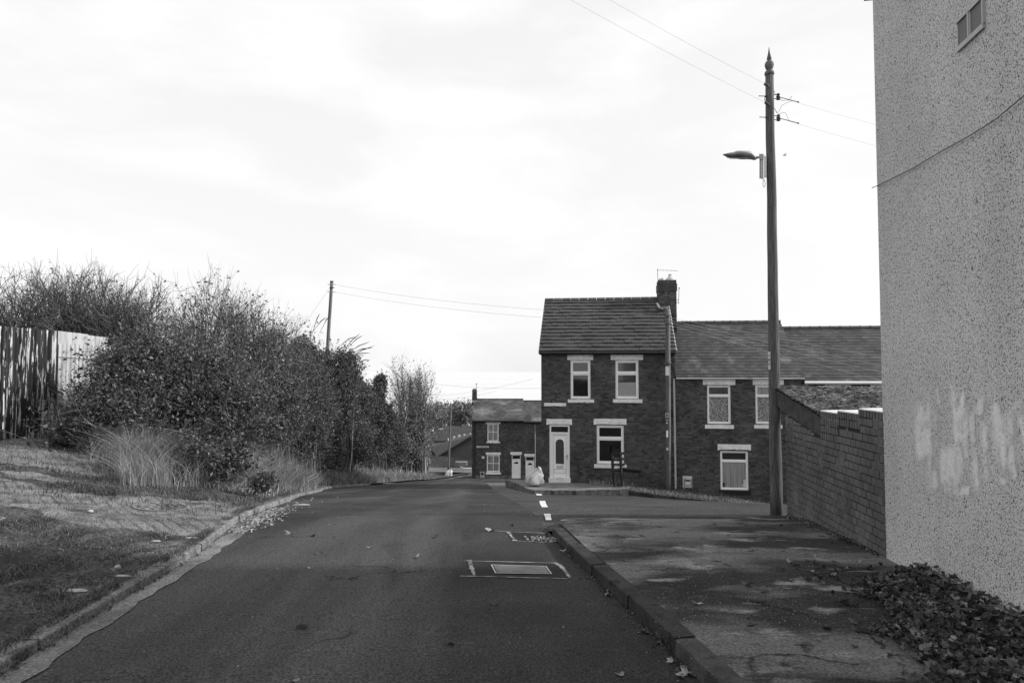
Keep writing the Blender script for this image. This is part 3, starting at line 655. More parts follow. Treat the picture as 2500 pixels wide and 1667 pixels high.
# faded graffiti: strokes of thin paint, soft at the edges
def paintm():
    m = bpy.data.materials.new('faded_paint'); m.use_nodes = True; N = m.node_tree.nodes; L = m.node_tree.links; bs = N['Principled BSDF']
    bs.inputs['Base Color'].default_value = (.93, .93, .93, 1); bs.inputs['Roughness'].default_value = .9
    uv = N.new('ShaderNodeUVMap'); sx = N.new('ShaderNodeSeparateXYZ'); L.new(uv.outputs[0], sx.inputs[0])
    g = N.new('ShaderNodeNewGeometry'); n1 = N.new('ShaderNodeTexNoise'); n1.inputs['Scale'].default_value = 60; n1.inputs['Detail'].default_value = 3; L.new(g.outputs['Position'], n1.inputs['Vector'])
    n2 = N.new('ShaderNodeTexNoise'); n2.inputs['Scale'].default_value = 6; n2.inputs['Detail'].default_value = 3; L.new(g.outputs['Position'], n2.inputs['Vector'])
    def math_(op, a, b=None):
        q = N.new('ShaderNodeMath'); q.operation = op
        for i, v in enumerate((a, b)):
            if v is None: continue
            if isinstance(v, (int, float)): q.inputs[i].default_value = v
            else: L.new(v, q.inputs[i])
        return q.outputs[0]
    def tri(s): return math_('SUBTRACT', 1, math_('ABSOLUTE', math_('MULTIPLY', math_('SUBTRACT', s, .5), 2)))
    def cl(s, a, b):
        q = N.new('ShaderNodeMapRange'); L.new(s, q.inputs[0]); q.inputs[1].default_value = a; q.inputs[2].default_value = b; return q.outputs[0]
    e = math_('MULTIPLY', cl(tri(sx.outputs[0]), 0, .8), cl(tri(sx.outputs[1]), 0, .45))
    f = math_('MULTIPLY', math_('MULTIPLY', e, cl(n1.outputs[0], .25, .5)), cl(n2.outputs[0], .25, .65))
    f = math_('MINIMUM', math_('MULTIPLY', f, 1.0), .6)
    tr = N.new('ShaderNodeBsdfTransparent'); ms = N.new('ShaderNodeMixShader'); L.new(f, ms.inputs[0]); L.new(tr.outputs[0], ms.inputs[1]); L.new(bs.outputs[0], ms.inputs[2])
    out = [n for n in N if n.type == 'OUTPUT_MATERIAL'][0]; L.new(ms.outputs[0], out.inputs[0]); return m
STR = [((2248, 975), (2242, 1080), 17), ((2242, 1080), (2247, 1130), 12), ((2266, 955), (2272, 1180), 9), ((2245, 1062), (2276, 1062), 10), ((2289, 950), (2293, 985), 7),
       ((2328, 935), (2330, 985), 14), ((2330, 985), (2338, 1085), 11), ((2338, 1085), (2346, 1160), 15), ((2303, 1100), (2308, 1180), 14), ((2320, 1110), (2326, 1190), 18), ((2272, 1130), (2284, 1195), 16),
       ((2355, 1070), (2362, 1120), 12), ((2372, 1010), (2376, 1090), 10), ((2376, 1090), (2388, 1195), 13), ((2350, 965), (2345, 1010), 9), ((2398, 965), (2392, 1010), 12), ((2403, 1035), (2408, 1100), 12), ((2404, 1115), (2410, 1165), 9),
       ((2432, 985), (2440, 1080), 13), ((2447, 1060), (2452, 1150), 9), ((2466, 1000), (2470, 1130), 11), ((2470, 1130), (2480, 1165), 9), ((2435, 1160), (2452, 1178), 10), ((2480, 985), (2490, 1040), 14), ((2345, 1020), (2352, 960), 8), ((2310, 1195), (2332, 1205), 12), ((2495, 1010), (2510, 1120), 12)]
me = bpy.data.meshes.new('graffiti'); V = []; F = []; UV = []
for kq, (a, b, w) in enumerate(STR+[((2262, 1000), (2262, 1120), 34), ((2320, 1090), (2326, 1195), 34), ((2345, 980), (2352, 1080), 26), ((2450, 1000), (2460, 1150), 40), ((2316, 1207), (2326, 1208), 11), ((2330, 1203), (2348, 1203), 20), ((2352, 1200), (2361, 1200), 18)]):
    A_ = Vector((a[0], a[1], 0)); B_ = Vector((b[0], b[1], 0)); d = (B_-A_).normalized(); nn = Vector((-d.y, d.x, 0)); A_ -= d*8; B_ += d*8; w *= .9
    nq = len(V); V += [wpix(*(q)[:2], .004+.0004*kq) for q in (A_-nn*w, A_+nn*w, B_+nn*w, B_-nn*w)]; F.append((nq, nq+1, nq+2, nq+3)); UV += [(0, 0), (1, 0), (1, 1), (0, 1)]
me.from_pydata(V, [], F); ul = me.uv_layers.new(name='UVMap'); ul.data.foreach_set('uv', np.array(UV, dtype=np.float32).ravel()); me.update()
link('graffiti', me, paintm(), rb)
# ------------------------------------------------------------------ terrace of houses
def glassmat():
    m = bpy.data.materials.new('window_glass'); m.use_nodes = True; N = m.node_tree.nodes; L = m.node_tree.links; N.remove(N['Principled BSDF'])
    gl = N.new('ShaderNodeBsdfGlossy'); gl.inputs['Roughness'].default_value = .03; tr = N.new('ShaderNodeBsdfTransparent'); fr = N.new('ShaderNodeFresnel'); fr.inputs[0].default_value = 1.5
    ms = N.new('ShaderNodeMixShader'); L.new(fr.outputs[0], ms.inputs[0]); L.new(tr.outputs[0], ms.inputs[1]); L.new(gl.outputs[0], ms.inputs[2]); L.new(ms.outputs[0], N['Material Output'].inputs[0]); return m
glassc = glassmat()
class Face:
    def __init__(s, o, d):
        s.o = Vector((o[0], o[1], 0)); s.d = Vector((d[0], d[1], 0)).normalized(); s.n = Vector((-s.d.y, s.d.x, 0)); s.M = frame(s.o, s.d)
    def sz(s, px, py):
        d = ray(px, py); t = s.o.dot(s.n)/d.dot(s.n); p = Vector((0, 0, EYE))+d*t; return (p-s.o).dot(s.d), p.z
    def rect(s, x0, x1, y0, y1):
        ym = (y0+y1)/2; xm = (x0+x1)/2; return s.sz(x0, ym)[0], s.sz(x1, ym)[0], s.sz(xm, y1)[1], s.sz(xm, y0)[1]
def holed(F_, s0, s1, z0, z1, holes, mat, parent, depth=.12, name='wall'):
    xs = sorted({s0, s1, *[h[0] for h in holes], *[h[1] for h in holes]}); zs = sorted({z0, z1, *[h[2] for h in holes], *[h[3] for h in holes]})
    m = MB()
    for a, b in zip(xs, xs[1:]):
        for c, d in zip(zs, zs[1:]):
            if any(h[0] < (a+b)/2 < h[1] and h[2] < (c+d)/2 < h[3] for h in holes): continue
            m.add([F_.M @ Vector(v) for v in ((a, 0, c), (b, 0, c), (b, 0, d), (a, 0, d))], [(0, 1, 2, 3)])
    for (a, b, c, d) in holes:
        m.add([F_.M @ Vector(v) for v in ((a, 0, c), (b, 0, c), (b, 0, d), (a, 0, d), (a, depth, c), (b, depth, c), (b, depth, d), (a, depth, d))], [(0, 4, 5, 1), (1, 5, 6, 2), (2, 6, 7, 3), (3, 7, 4, 0)])
    return m, name
def bx(F_, m, a, b, y0, y1, c, d): m.box(a, b, y0, y1, c, d, F_.M); return m
def stone_block(F_, parent, name, r, proud=.012, notch=0, mat=lintelm, **k):
    a, b, c, d = r; m = MB(); jit = lambda q: random.uniform(-q, q)
    # slightly uneven front outline
    n = 9; V = []; prof = []
    for i in range(n+1): prof.append((a+(b-a)*i/n+jit(.003)*(0 < i < n), c+(notch if notch and 1 <= i <= n-1 else 0)+jit(.006)))
    for i in range(n, -1, -1): prof.append((a+(b-a)*i/n+jit(.003)*(0 < i < n), d+jit(.005)))
    q = len(prof); V = [F_.M @ Vector((s, -proud, z)) for s, z in prof]+[F_.M @ Vector((s, .1, z)) for s, z in prof]
    m.add(V, [tuple(range(q))]+[(i, q+i, q+(i+1) % q, (i+1) % q) for i in range(q)]); return m.out(name, mat, parent, **k)
def window(F_, parent, r, bars_z=(), bars_s=(), fills=(), fw=.055, y=.05, sash=.035, lab=None, matf=white):
    """fills: material behind each cell, listed bottom row first, left to right"""
    a, b, c, d = r; w = empty('window', F_.M @ Vector((a, 0, c))); w.parent = parent
    if lab: w['label'] = lab
    T = Matrix.Translation(-Vector(w.location)); 
    class L_: pass
    FF = L_(); FF.M = T @ F_.M
    m = MB()
    for (p, q, r_, t) in ((a, a+fw, c, d), (b-fw, b, c, d), (a+fw, b-fw, c, c+fw), (a+fw, b-fw, d-fw, d)): bx(FF, m, p, q, y-.02, y+.06, r_, t)
    zs = [c+fw, *bars_z, d-fw]; ss = [a+fw, *bars_s, b-fw]
    for z in bars_z: bx(FF, m, a+fw, b-fw, y-.015, y+.058, z-.03, z+.03)
    for s in bars_s: bx(FF, m, s-.028, s+.028, y-.012, y+.056, c+fw, d-fw)
    m.out('frame', matf, w); k = 0
    for j in range(len(zs)-1):
        for i in range(len(ss)-1):
            p, q, r_, t = ss[i]+(0 if i == 0 else .028), ss[i+1]-(0 if i == len(ss)-2 else .028), zs[j]+(0 if j == 0 else .03), zs[j+1]-(0 if j == len(zs)-2 else .03)
            if sash:
                m = MB()
                for (e, f, g, h) in ((p, p+sash, r_, t), (q-sash, q, r_, t), (p+sash, q-sash, r_, r_+sash), (p+sash, q-sash, t-sash, t)): bx(FF, m, e, f, y+.0, y+.05, g, h)
                m.out('sash', matf, w)
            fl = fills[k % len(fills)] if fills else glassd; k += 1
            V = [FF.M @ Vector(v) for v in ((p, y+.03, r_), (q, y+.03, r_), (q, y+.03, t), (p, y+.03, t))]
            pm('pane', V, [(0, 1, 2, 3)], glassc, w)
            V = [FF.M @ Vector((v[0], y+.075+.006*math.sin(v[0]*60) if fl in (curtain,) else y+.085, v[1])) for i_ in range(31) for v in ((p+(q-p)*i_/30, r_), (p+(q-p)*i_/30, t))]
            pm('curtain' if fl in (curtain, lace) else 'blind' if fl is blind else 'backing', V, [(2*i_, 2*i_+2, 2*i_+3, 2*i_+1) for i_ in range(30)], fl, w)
    return w
def roof_tiles(parent, E0, E1, R0_, R1_, rows, tw, mat, name, nparts=300, over=.05, thick=.03, stagger=True):
    """slope quad: eave E0-E1, ridge R0-R1; tiles laid in rows"""
    tile = ([(0, 0, 0), (1, 0, 0), (1, 1, 0), (0, 1, 0), (0, 0, .9), (1, 0, .9), (1, 1, .25), (0, 1, .25)], [(4, 5, 6, 7), (0, 1, 5, 4), (1, 2, 6, 5), (3, 0, 4, 7)])
    L0 = (E1-E0).length; up = (R0_-E0); ud = up.length; upn = up.normalized(); al = (E1-E0).normalized(); nr = al.cross(upn).normalized()
    M = Matrix.Identity(4); M.col[0][:3] = al; M.col[1][:3] = upn; M.col[2][:3] = nr; M.translation = E0
    shear = (R0_-E0).dot(al); g = ud/rows; key = []
    for r in range(rows):
        f = r/rows; s0 = 0; s = -(tw*.5 if (r % 2 and stagger) else 0); send = L0
        while s < send-.01:
            a = max(s, 0); b = min(s+tw-.004, send)
            if b-a > .02: key.append((a, r*g-.01, b-a, min(g*1.25, ud-r*g+.02)))
            s += tw
    me = bpy.data.meshes.new(name); me.from_pydata(tile[0], [], tile[1]); me.materials.append(mat)
    key.sort(key=lambda k: (k[1]))
    for (s, t, w, h) in key[:nparts]:
        o = bpy.data.objects.new(name, me); COL.objects.link(o); o.parent = parent
        o.matrix_local = M @ Matrix.Translation((s, t, .004)) @ Matrix.Diagonal((w, h, thick*random.uniform(.8, 1.25), 1))
    rest = key[nparts:]
    if rest:
        U = np.array(tile[0], float); R = np.array(rest); n = len(R); sc = np.stack([R[:, 2], R[:, 3], thick*rng.uniform(.8, 1.25, n)], 1)
        A = U[None]*sc[:, None]+np.stack([R[:, 0], R[:, 1], np.full(n, .004)], 1)[:, None]; A = A.reshape(-1, 3) @ np.array(M.to_3x3()).T+np.array(M.translation)
        FF = (np.array(tile[1])[None]+np.arange(n)[:, None, None]*8).reshape(-1, 4); npm(name+'_rows', A, FF, mat, parent, kind='stuff')
def prism_roof(parent, E0, E1, R0_, R1_, n, depthvec, mat, name='roof'):
    """closed gable roof body below the tiles"""
    b0, b1 = E0+depthvec, E1+depthvec; t = Vector((0, 0, -.02))
    return pm(name, [E0+t, E1+t, b1+t, b0+t, R0_+t, R1_+t], [(0, 1, 5, 4), (2, 3, 4, 5), (0, 4, 3), (1, 2, 5), (0, 3, 2, 1)], mat, parent)
U_ = (1, -.13)
x0c = XP(1321.5, 28.8, 1010)
F1 = Face((x0c, 28.8), U_)
S1R = F1.sz(1649, 1010)[0]; zE1 = F1.sz(1450, 858)[1]
def base_pt(f, s, z, off=0): return f.M @ Vector((s, off, z))
DEP = 7.2
def house_body(parent, f, s0, s1, z0, ze, holes, nb, zbr=None, bl=.225, ch=.083, core=mortar):
    m, _ = holed(f, s0, s1, z0, ze, holes, core, parent)
    m.add([f.M @ Vector(v) for v in ((s0, 0, z0), (s1, 0, z0), (s1, DEP, z0), (s0, DEP, z0), (s0, 0, ze), (s1, 0, ze), (s1, DEP, ze), (s0, DEP, ze))], [(1, 2, 6, 5), (2, 3, 7, 6), (3, 0, 4, 7)])
    m.add([f.M @ Vector(v) for v in ((s0, .22, z0), (s1, .22, z0), (s1, .22, ze), (s0, .22, ze))], [(0, 1, 2, 3)])
    m.out('wall', core, parent)
    rc_ = courses(s0, s1, zbr if zbr else z0, ze, holes, bl, ch)
    lay(parent, f.M, rc_, brickm, nb, .012)
# --- house one
h1 = empty('terraced_house', (0, 0, 0), label='end terrace brick house with white arched-glass door and tall chimney', cat='house')
h1w = [F1.rect(1393, 1441.6, 879.3, 973.5), F1.rect(1502.7, 1559, 879.3, 973.2), F1.rect(1457, 1523, 1037.8, 1131.8)]
h1d = F1.rect(1341.5, 1391, 1037, 1174)
h1l = [F1.rect(1385, 1448, 865.4, 878.6), F1.rect(1491, 1570, 863.9, 878.6), F1.rect(1449.4, 1529.4, 1022, 1037.2), F1.rect(1334, 1396.4, 1022.5, 1037.2)]
h1s = [F1.rect(1386.5, 1450.5, 974.5, 982.6), F1.rect(1496.5, 1568, 974.3, 982.8), F1.rect(1450.4, 1530, 1133, 1142)]
h1p = F1.rect(1328.6, 1382, 983.3, 991)
house_body(h1, F1, 0, S1R, EYE-6.2, zE1, h1w+[h1d], 300, EYE-5.3)
for i, r in enumerate(h1l): stone_block(F1, h1, 'lintel', r, .02, notch=.03 if i > 1 else 0)
for r in h1s: stone_block(F1, h1, 'sill', r, .07)
stone_block(F1, h1, 'name_plaque', h1p, .02, label='blank pale stone name plaque')
zt = lambda py: F1.sz(1450, py)[1]
window(F1, h1, h1w[0], [zt(911)], fills=[glassd, glassm], sash=.05, lab='upper window above the front door')
window(F1, h1, h1w[1], [zt(911)], fills=[blind, glassm], sash=.05, lab='upper window with half lowered blind')
window(F1, h1, h1w[2], [zt(1070)], fills=[glassd, glassd], sash=.05, lab='wide ground floor window')
# half blind: dark upper half of the lower pane
r = F1.rect(1508, 1553, 915, 933); m = MB(); bx(F1, m, r[0], r[1], .11, .125, r[2], r[3]); m.out('blind_gap', glassm, h1)
def front_door(f, parent, r, split, arch, big=True, lab=None):
    a, b, c, d = r; w = empty('door', f.M @ Vector((a, 0, c))); w.parent = parent
    if lab: w['label'] = lab
    class L_: pass
    FF = L_(); FF.M = Matrix.Translation(-Vector(w.location)) @ f.M
    m = MB(); fw = .07 if big else .06
    for (p, q, s, t) in ((a, a+fw, c, d), (b-fw, b, c, d), (a+fw, b-fw, d-fw, d), (a+fw, b-fw, split-.035, split+.035), (a+fw, b-fw, c, c+.1)): bx(FF, m, p, q, .02, .1, s, t)
    m.out('frame', white, w)
    m = MB(); bx(FF, m, a+fw, b-fw, .06, .08, split+.035, d-fw); m.out('transom_pane', glassd, w)
    m = MB(); bx(FF, m, a+fw, b-fw, .05, .09, c+.1, split-.035); m.out('leaf', white, w)
    (ax0, ax1, az0, az1) = arch; n = 14; rr = (ax1-ax0)/2; cxm = (ax0+ax1)/2; zc_ = az1-rr if big else az0
    pts = [(ax0, az0), (ax1, az0)]+[(cxm+rr*math.cos(math.pi*i/n), zc_+(rr if big else (az1-az0))*math.sin(math.pi*i/n)) for i in range(n+1)]
    pm('pane', [FF.M @ Vector((s, .045, z)) for s, z in pts], [tuple(range(len(pts)))], glassm if big else glassd, w)
    m = MB()
    P3 = [FF.M @ Vector((s, .046, z)) for s, z in pts+[pts[0]]]; m.tube(P3, .012, 4); m.out('glazing_trim', white, w)
    return w, FF, (a+fw, b-fw)
ar = F1.rect(1355.9, 1377.2, 1071.4, 1132.8)
dw, FD, (da, db) = front_door(F1, h1, h1d, F1.sz(1366, 1057)[1], ar, lab='white front door with a tall arched glass')
r = F1.rect(1359.5, 1374, 1137.8, 1142.2); m = MB()
for (p, q, s, t) in ((r[0], r[1], r[2], r[2]+.012), (r[0], r[1], r[3]-.012, r[3]), (r[0], r[0]+.012, r[2], r[3]), (r[1]-.012, r[1], r[2], r[3])): bx(FD, m, p, q, .035, .05, s, t)
m.out('letterbox', darkm, dw)
grv = gm('panel_groove', .35, .4, scale=3)
for rr_ in (F1.rect(1353.5, 1380, 1145, 1155), F1.rect(1350.5, 1382.5, 1062, 1166)):
    m = MB()
    for (p, q, s, t) in ((rr_[0], rr_[1], rr_[2], rr_[2]+.012), (rr_[0], rr_[1], rr_[3]-.012, rr_[3]), (rr_[0], rr_[0]+.01, rr_[2], rr_[3]), (rr_[1]-.01, rr_[1], rr_[2], rr_[3])): bx(FD, m, p, q, .043, .052, s, t)
    m.out('door_panel', grv, dw)
r = F1.rect(1380, 1387, 1112, 1118); m = MB(); bx(FD, m, r[0], r[1]-.02, .0, .03, r[3]-.03, r[3]-.01); bx(FD, m, r[1]-.05, r[1]-.02, .03, .055, r[2]-.05, r[3]+.05); m.out('handle', metal, dw)
r = F1.rect(1341, 1391.5, 1166, 1174.5); stone_block(F1, h1, 'doorstep', (r[0]-.02, r[1]+.03, r[2]-.1, r[3]), .06, mat=lintelm)
# roof of house one
pit = math.radians(43)
def roof_frame(f, s0, s1, ze, ov, run, pitch, lov=.08, rov=.02):
    E0 = f.M @ Vector((s0-lov, -ov, ze)); E1 = f.M @ Vector((s1+rov, -ov, ze)); up = f.n*run+Vector((0, 0, run*math.tan(pitch))); return E0, E1, E0+up, E1+up
zr = None
E0, E1, R0_, R1_ = roof_frame(F1, 0, S1R, zE1, .18, 3.4, math.radians(36))
# pitch from the photograph's ridge line
def solve_pitch(f, s, ze, ov, run, py):
    e = f.M @ Vector((s, -ov, ze)); p = e+f.n*run; return math.atan((ZP(py, p.y)-ze)/run)
pt1 = solve_pitch(F1, 2.5, zE1, .18, 3.3, 733)
E0, E1, R0_, R1_ = roof_frame(F1, 0, S1R, zE1, .18, 3.3, pt1)
rv1 = prism_roof(h1, E0, E1, R0_, R1_, 0, F1.n*6.6, darkm)
roof_tiles(h1, E0, E1, R0_, R1_, 15, .30, tilem, 'roof_tile', 300, thick=.075)
m = MB(); nn = 14
for i in range(nn):
    a = R0_.lerp(R1_, i/nn)+Vector((0, 0, .03)); b = R0_.lerp(R1_, (i+.96)/nn)+Vector((0, 0, .03)); mm = MB(); mm.tube([a, b], .10, 8); mm.out('ridge_tile', ridgem, h1)
m = MB(); m.tube([E0+Vector((0, -.06, -.06)), E1+Vector((0, -.06, -.06))], .055, 8); m.out('gutter', darkm, h1)
m = MB(); bx(F1, m, -.05, S1R, -.12, .02, zE1-.14, zE1-.01); m.out('fascia', darkm, h1)
m = MB(); m.add([E0+Vector((-.02, 0, -.1)), R0_+Vector((-.02, 0, -.06)), R0_+Vector((-.02, 0, .05)), E0+Vector((-.02, 0, .03)), E0+Vector((.03, 0, -.1)), R0_+Vector((.03, 0, -.06)), R0_+Vector((.03, 0, .05)), E0+Vector((.03, 0, .03))], [(0, 1, 2, 3), (4, 7, 6, 5), (0, 3, 7, 4), (3, 2, 6, 7), (0, 4, 5, 1)]); m.out('verge', metal, h1)
m = MB()
for i in range(15):
    f0 = (i+.1)/15; f1 = (i+.75)/15; a = E1.lerp(R1_, f0); b = E1.lerp(R1_, f1)
    m.tube([a+Vector((.01, 0, .0)), b+Vector((.01, 0, .0))], .05, 6)
m.out('verge_mortar', gm('verge_mortar', .2, .45, scale=9), h1)
# chimney
Yc = R1_.y-.0; cX0, cX1 = XP(1608.5, Yc-.45, 780), XP(1651, Yc-.45, 780); zct = ZP(684, Yc-.45); zcb = ZP(905, Yc)
CF = Face((cX0, Yc-.45), (1, -.13)); cw = (Vector((cX1-cX0, 0, 0))).length
ch1 = empty('chimney', (0, 0, 0)); ch1.parent = h1
def chimney(par, f, w, dep, z0, z1, brick=True, cap=True, bl=.225, nb=120):
    m = MB(); bx(f, m, 0.006, w-.006, .006, dep-.006, z0, z1); m.out('core', mortar, par)
    if brick:
        lay(par, f.M, courses(0, w, z0, z1, [], bl, .083), brickm, nb, .010)
        f2 = Face(f.M @ Vector((0, dep, 0)), -Vector(f.n)); lay(par, f2.M, courses(0, dep, z0, z1, [], bl, .083), brickm, 0, .010)
        f3 = Face(f.M @ Vector((w, 0, 0)), f.n); lay(par, f3.M, courses(0, dep, z0, z1, [], bl, .083), brickm, 0, .010)
chimney(ch1, CF, cw, .9, zcb, zct, nb=150)
m = MB(); bx(CF, m, -.035, cw+.035, -.035, .935, zct-.5, zct-.16); m.out('corbel', gm('corbel_brick', .05, .08, scale=5, island=.2, bump=.01), ch1)
m = MB()
for ss_, w_, hh in ((.27*cw, .52*cw, .16), (.72*cw, .5*cw, .22)):
    V = []; F = []; N_ = 10
    for i in range(6):
        a = i/5*math.pi/2
        for j in range(N_): t = j/N_*2*math.pi; V.append(CF.M @ Vector((ss_+w_*.55*math.cos(a)*math.cos(t), .45+.45*math.cos(a)*math.sin(t), zct+hh*math.sin(a))))
    for i in range(5):
        for j in range(N_): F.append((i*N_+j, i*N_+(j+1) % N_, (i+1)*N_+(j+1) % N_, (i+1)*N_+j))
    m.add(V, F)
m.out('flaunching', gm('flaunching', .35, .55, scale=6), ch1, smooth=True)
m = MB(); q = CF.M @ Vector((.72*cw, .45, zct+.15)); m.lathe([(.10, 0), (.09, .03), (.085, .14), (.10, .17), (.07, .17)], q, 12); m.out('chimney_pot', gm('pale_pot', .5, .62, scale=5), ch1)
m = MB(); 
for (a, b) in (((1604, 740), (1610, 752)), ((1610, 752), (1618, 753.5)), ((1618, 753.5), (1630, 752))):
    A_ = P(*a, Yc-.6); B_ = P(*b, Yc-1.0); m.tube([A_, B_], .045, 4)
m.out('lead_flashing', gm('lead', .25, .35, scale=6), ch1)
# aerial
ae = empty('tv_aerial', CF.M @ Vector((0, .2, zct-.3)), label='thin television aerial on the tall chimney of the end terrace house', cat='aerial'); o0 = ae.location
m = MB(); m.tube([P(1606.5, 690, Yc)-o0, P(1605, 656, Yc)-o0], .012, 5); m.out('mast', wire, ae)
m = MB(); m.tube([P(1605, 659, Yc)-o0, P(1655, 661.5, Yc)-o0], .008, 4); m.out('boom', wire, ae)
m = MB()
for px in (1613, 1620, 1629, 1638, 1647): m.tube([P(px, 658.5, Yc+.15)-o0, P(px, 661.5, Yc-.15)-o0], .005, 4)
m.out('element', wire, ae)
ae2 = empty('tv_aerial', P(1657, 740, Yc), label='upright aerial rod bracketed to the right side of the tall chimney', cat='aerial'); o0 = ae2.location
m = MB(); m.tube([P(1658, 703, Yc)-o0, P(1656.5, 742, Yc)-o0], .012, 5); m.tube([P(1658, 702, Yc)-o0, P(1658, 705, Yc)-o0], .03, 6); m.out('mast', wire, ae2)
m = MB(); m.tube([P(1651, 732, Yc)-o0, P(1658, 732, Yc)-o0], .01, 4); m.tube([P(1651, 738.5, Yc)-o0, P(1658, 738.5, Yc)-o0], .01, 4); m.out('bracket', wire, ae2)
# --- house two
S2R = F1.sz(1960, 1010)[0]; zE2 = F1.sz(1800, 921)[1]
h2 = empty('terraced_house', (0, 0, 0), label='middle terrace brick house with lace-curtained windows behind the tall wooden pole', cat='house')
h2w = [F1.rect(1726.7, 1783.8, 940.5, 1034.4), F1.rect(1844.5, 1901.5, 940.5, 1034.4), F1.rect(1758.8, 1827, 1100.5, 1195.5)]
h2l = [F1.rect(1716, 1795, 926, 939.5), F1.rect(1837.5, 1913, 926, 939.5), F1.rect(1752, 1833, 1084.3, 1099)]
h2s = [F1.rect(1720.7, 1791, 1036.8, 1045.7), F1.rect(1840.6, 1909, 1036.8, 1045.7)]
s2a = S1R+.012
house_body(h2, F1, s2a, S2R, EYE-6.6, zE2, h2w, 300, EYE-5.9)
for i, r in enumerate(h2l): stone_block(F1, h2, 'lintel', r, .02, notch=.03 if i == 2 else 0)
for r in h2s: stone_block(F1, h2, 'sill', r, .07)
r = F1.rect(1755, 1833, 1196, 1203.5); stone_block(F1, h2, 'sill', r, .07, mat=black, label='black painted sill')
z2 = lambda py: F1.sz(1790, py)[1]
window(F1, h2, h2w[0], [z2(966)], fills=[lace, glassm], sash=.03, lab='left upper window with patterned lace curtain')
window(F1, h2, h2w[1], [z2(966)], fills=[lace, curtain], sash=.03, lab='right upper window half hidden by the pole')
window(F1, h2, h2w[2], [z2(1125.5)], fills=[curtain, glassm], sash=.03, lab='ground floor window with pleated net curtain')
# stickers in the ground floor window
def txt(body, size, M, mat, name, parent=None, ext=.001, **k):
    c = bpy.data.curves.new(name, 'FONT'); c.body = body; c.size = size; c.extrude = ext; c.align_x = 'CENTER'; c.align_y = 'CENTER'
    o = bpy.data.objects.new('t', c); COL.objects.link(o); dg = bpy.context.evaluated_depsgraph_get(); me = bpy.data.meshes.new_from_object(o.evaluated_get(dg)); bpy.data.objects.remove(o)
    me.materials.clear(); me.materials.append(mat); o = link(name, me, None, parent, **k); o.matrix_local = M; return o
def face_text(f, s, off, z): # text facing -normal (towards camera)
    M = Matrix.Identity(4); M.col[0][:3] = f.d; M.col[1][:3] = (0, 0, 1); M.col[2][:3] = -f.n; M.translation = f.M @ Vector((s, off, z)); return M
r = F1.rect(1815, 1824, 1171, 1190); m = MB(); bx(F1, m, r[0], r[1], .055, .058, r[2], r[3]); m.out('sticker', metall, h2, label='pale window sticker')
txt('7', .12, face_text(F1, F1.sz(1813, 1187)[0], .05, F1.sz(1813, 1187)[1]), white, 'number', h2)
r = F1.rect(1762, 1770, 1178, 1189); m = MB(); bx(F1, m, r[0], r[1], .055, .058, r[2], r[3]); m.out('sticker', darkm, h2)
def second_roof(par, s0, s1, ze, ov, run, py, rows, tw, mat, rmat, npx, gut, gmat, nparts=300):
    p_ = solve_pitch(F1, (s0+s1)/2, ze, ov, run, py); E0, E1, R0_, R1_ = roof_frame(F1, s0, s1, ze, ov, run, p_, 0, .0)
    prism_roof(par, E0, E1, R0_, R1_, 0, F1.n*run*2, darkm); roof_tiles(par, E0, E1, R0_, R1_, rows, tw, mat, 'slate', nparts, thick=.02)
    for i in range(npx):
        a = R0_.lerp(R1_, i/npx)+Vector((0, 0, .02)); b = R0_.lerp(R1_, (i+.97)/npx)+Vector((0, 0, .02)); mm = MB(); mm.tube([a, b], .09, 8); mm.tube([b-(b-a)*.05, b], .11, 8); mm.out('ridge_tile', ridgem, par)
    m = MB(); d_ = Vector((0, -.07, -.05)); m.tube([E0+d_, E1+d_], gut, 8); m.out('gutter', gmat, par); return E0, E1, R0_, R1_
E20, E21, R20, R21 = second_roof(h2, s2a, S2R+.03, zE2, .12, 3.4, 788.5, 19, .25, slatem, ridgem, 14, .035, metal)
dp = MB(); a, b = F1.sz(1645.2, 930)[0], F1.sz(1645.2, 1197); dp.tube([F1.M @ Vector((a, -.07, zE2-.06)), F1.M @ Vector((a+.02, -.07, b[1]-.2))], .042, 8)
for zz in (.5, 1.7, 2.6, 4.0): dp.tube([F1.M @ Vector((a, -.07, zE2-zz)), F1.M @ Vector((a, -.07, zE2-zz-.06))], .05, 8)
dp.out('downpipe', pipe, h2)
r = F1.rect(1666.5, 1689.5, 1161.3, 1189.5); mb_ = empty('meter_box', F1.M @ Vector((r[0], 0, r[2])), label='white meter box with its cover missing on the middle terrace wall', cat='meter box')
FM = type('q', (), {})(); FM.M = Matrix.Translation(-Vector(mb_.location)) @ F1.M
m = MB(); bx(FM, m, r[0], r[1], -.05, -.02, r[2], r[3]); m.out('back_plate', metall, mb_)
w_, hh = r[1]-r[0], r[3]-r[2]
m = MB(); bx(FM, m, r[0]+.25*w_, r[0]+.8*w_, -.12, -.051, r[2]+.25*hh, r[2]+.55*hh); m.out('meter', metall, mb_)
m = MB(); bx(FM, m, r[0]+.28*w_, r[0]+.76*w_, -.11, -.051, r[2]+.58*hh, r[2]+.68*hh); m.out('regulator', black, mb_)
m = MB(); pth = [(.15, .0), (.15, .75), (.35, .75)]; m.tube([FM.M @ Vector((r[0]+u*w_, -.09, r[2]+v*hh)) for u, v in pth], .012, 5)
m.tube([FM.M @ Vector((r[0]+u*w_, -.09, r[2]+v*hh)) for u, v in ((.75, .72), (.9, .76), (.9, .05))], .012, 5); m.out('pipework', darkm, mb_)
m = MB(); m.tube([FM.M @ Vector((r[0]+.15*w_, -.06, r[2])), FM.M @ Vector((r[0]+.15*w_, -.06, r[2]-.35))], .02, 6); m.out('supply_pipe', pipe, mb_)
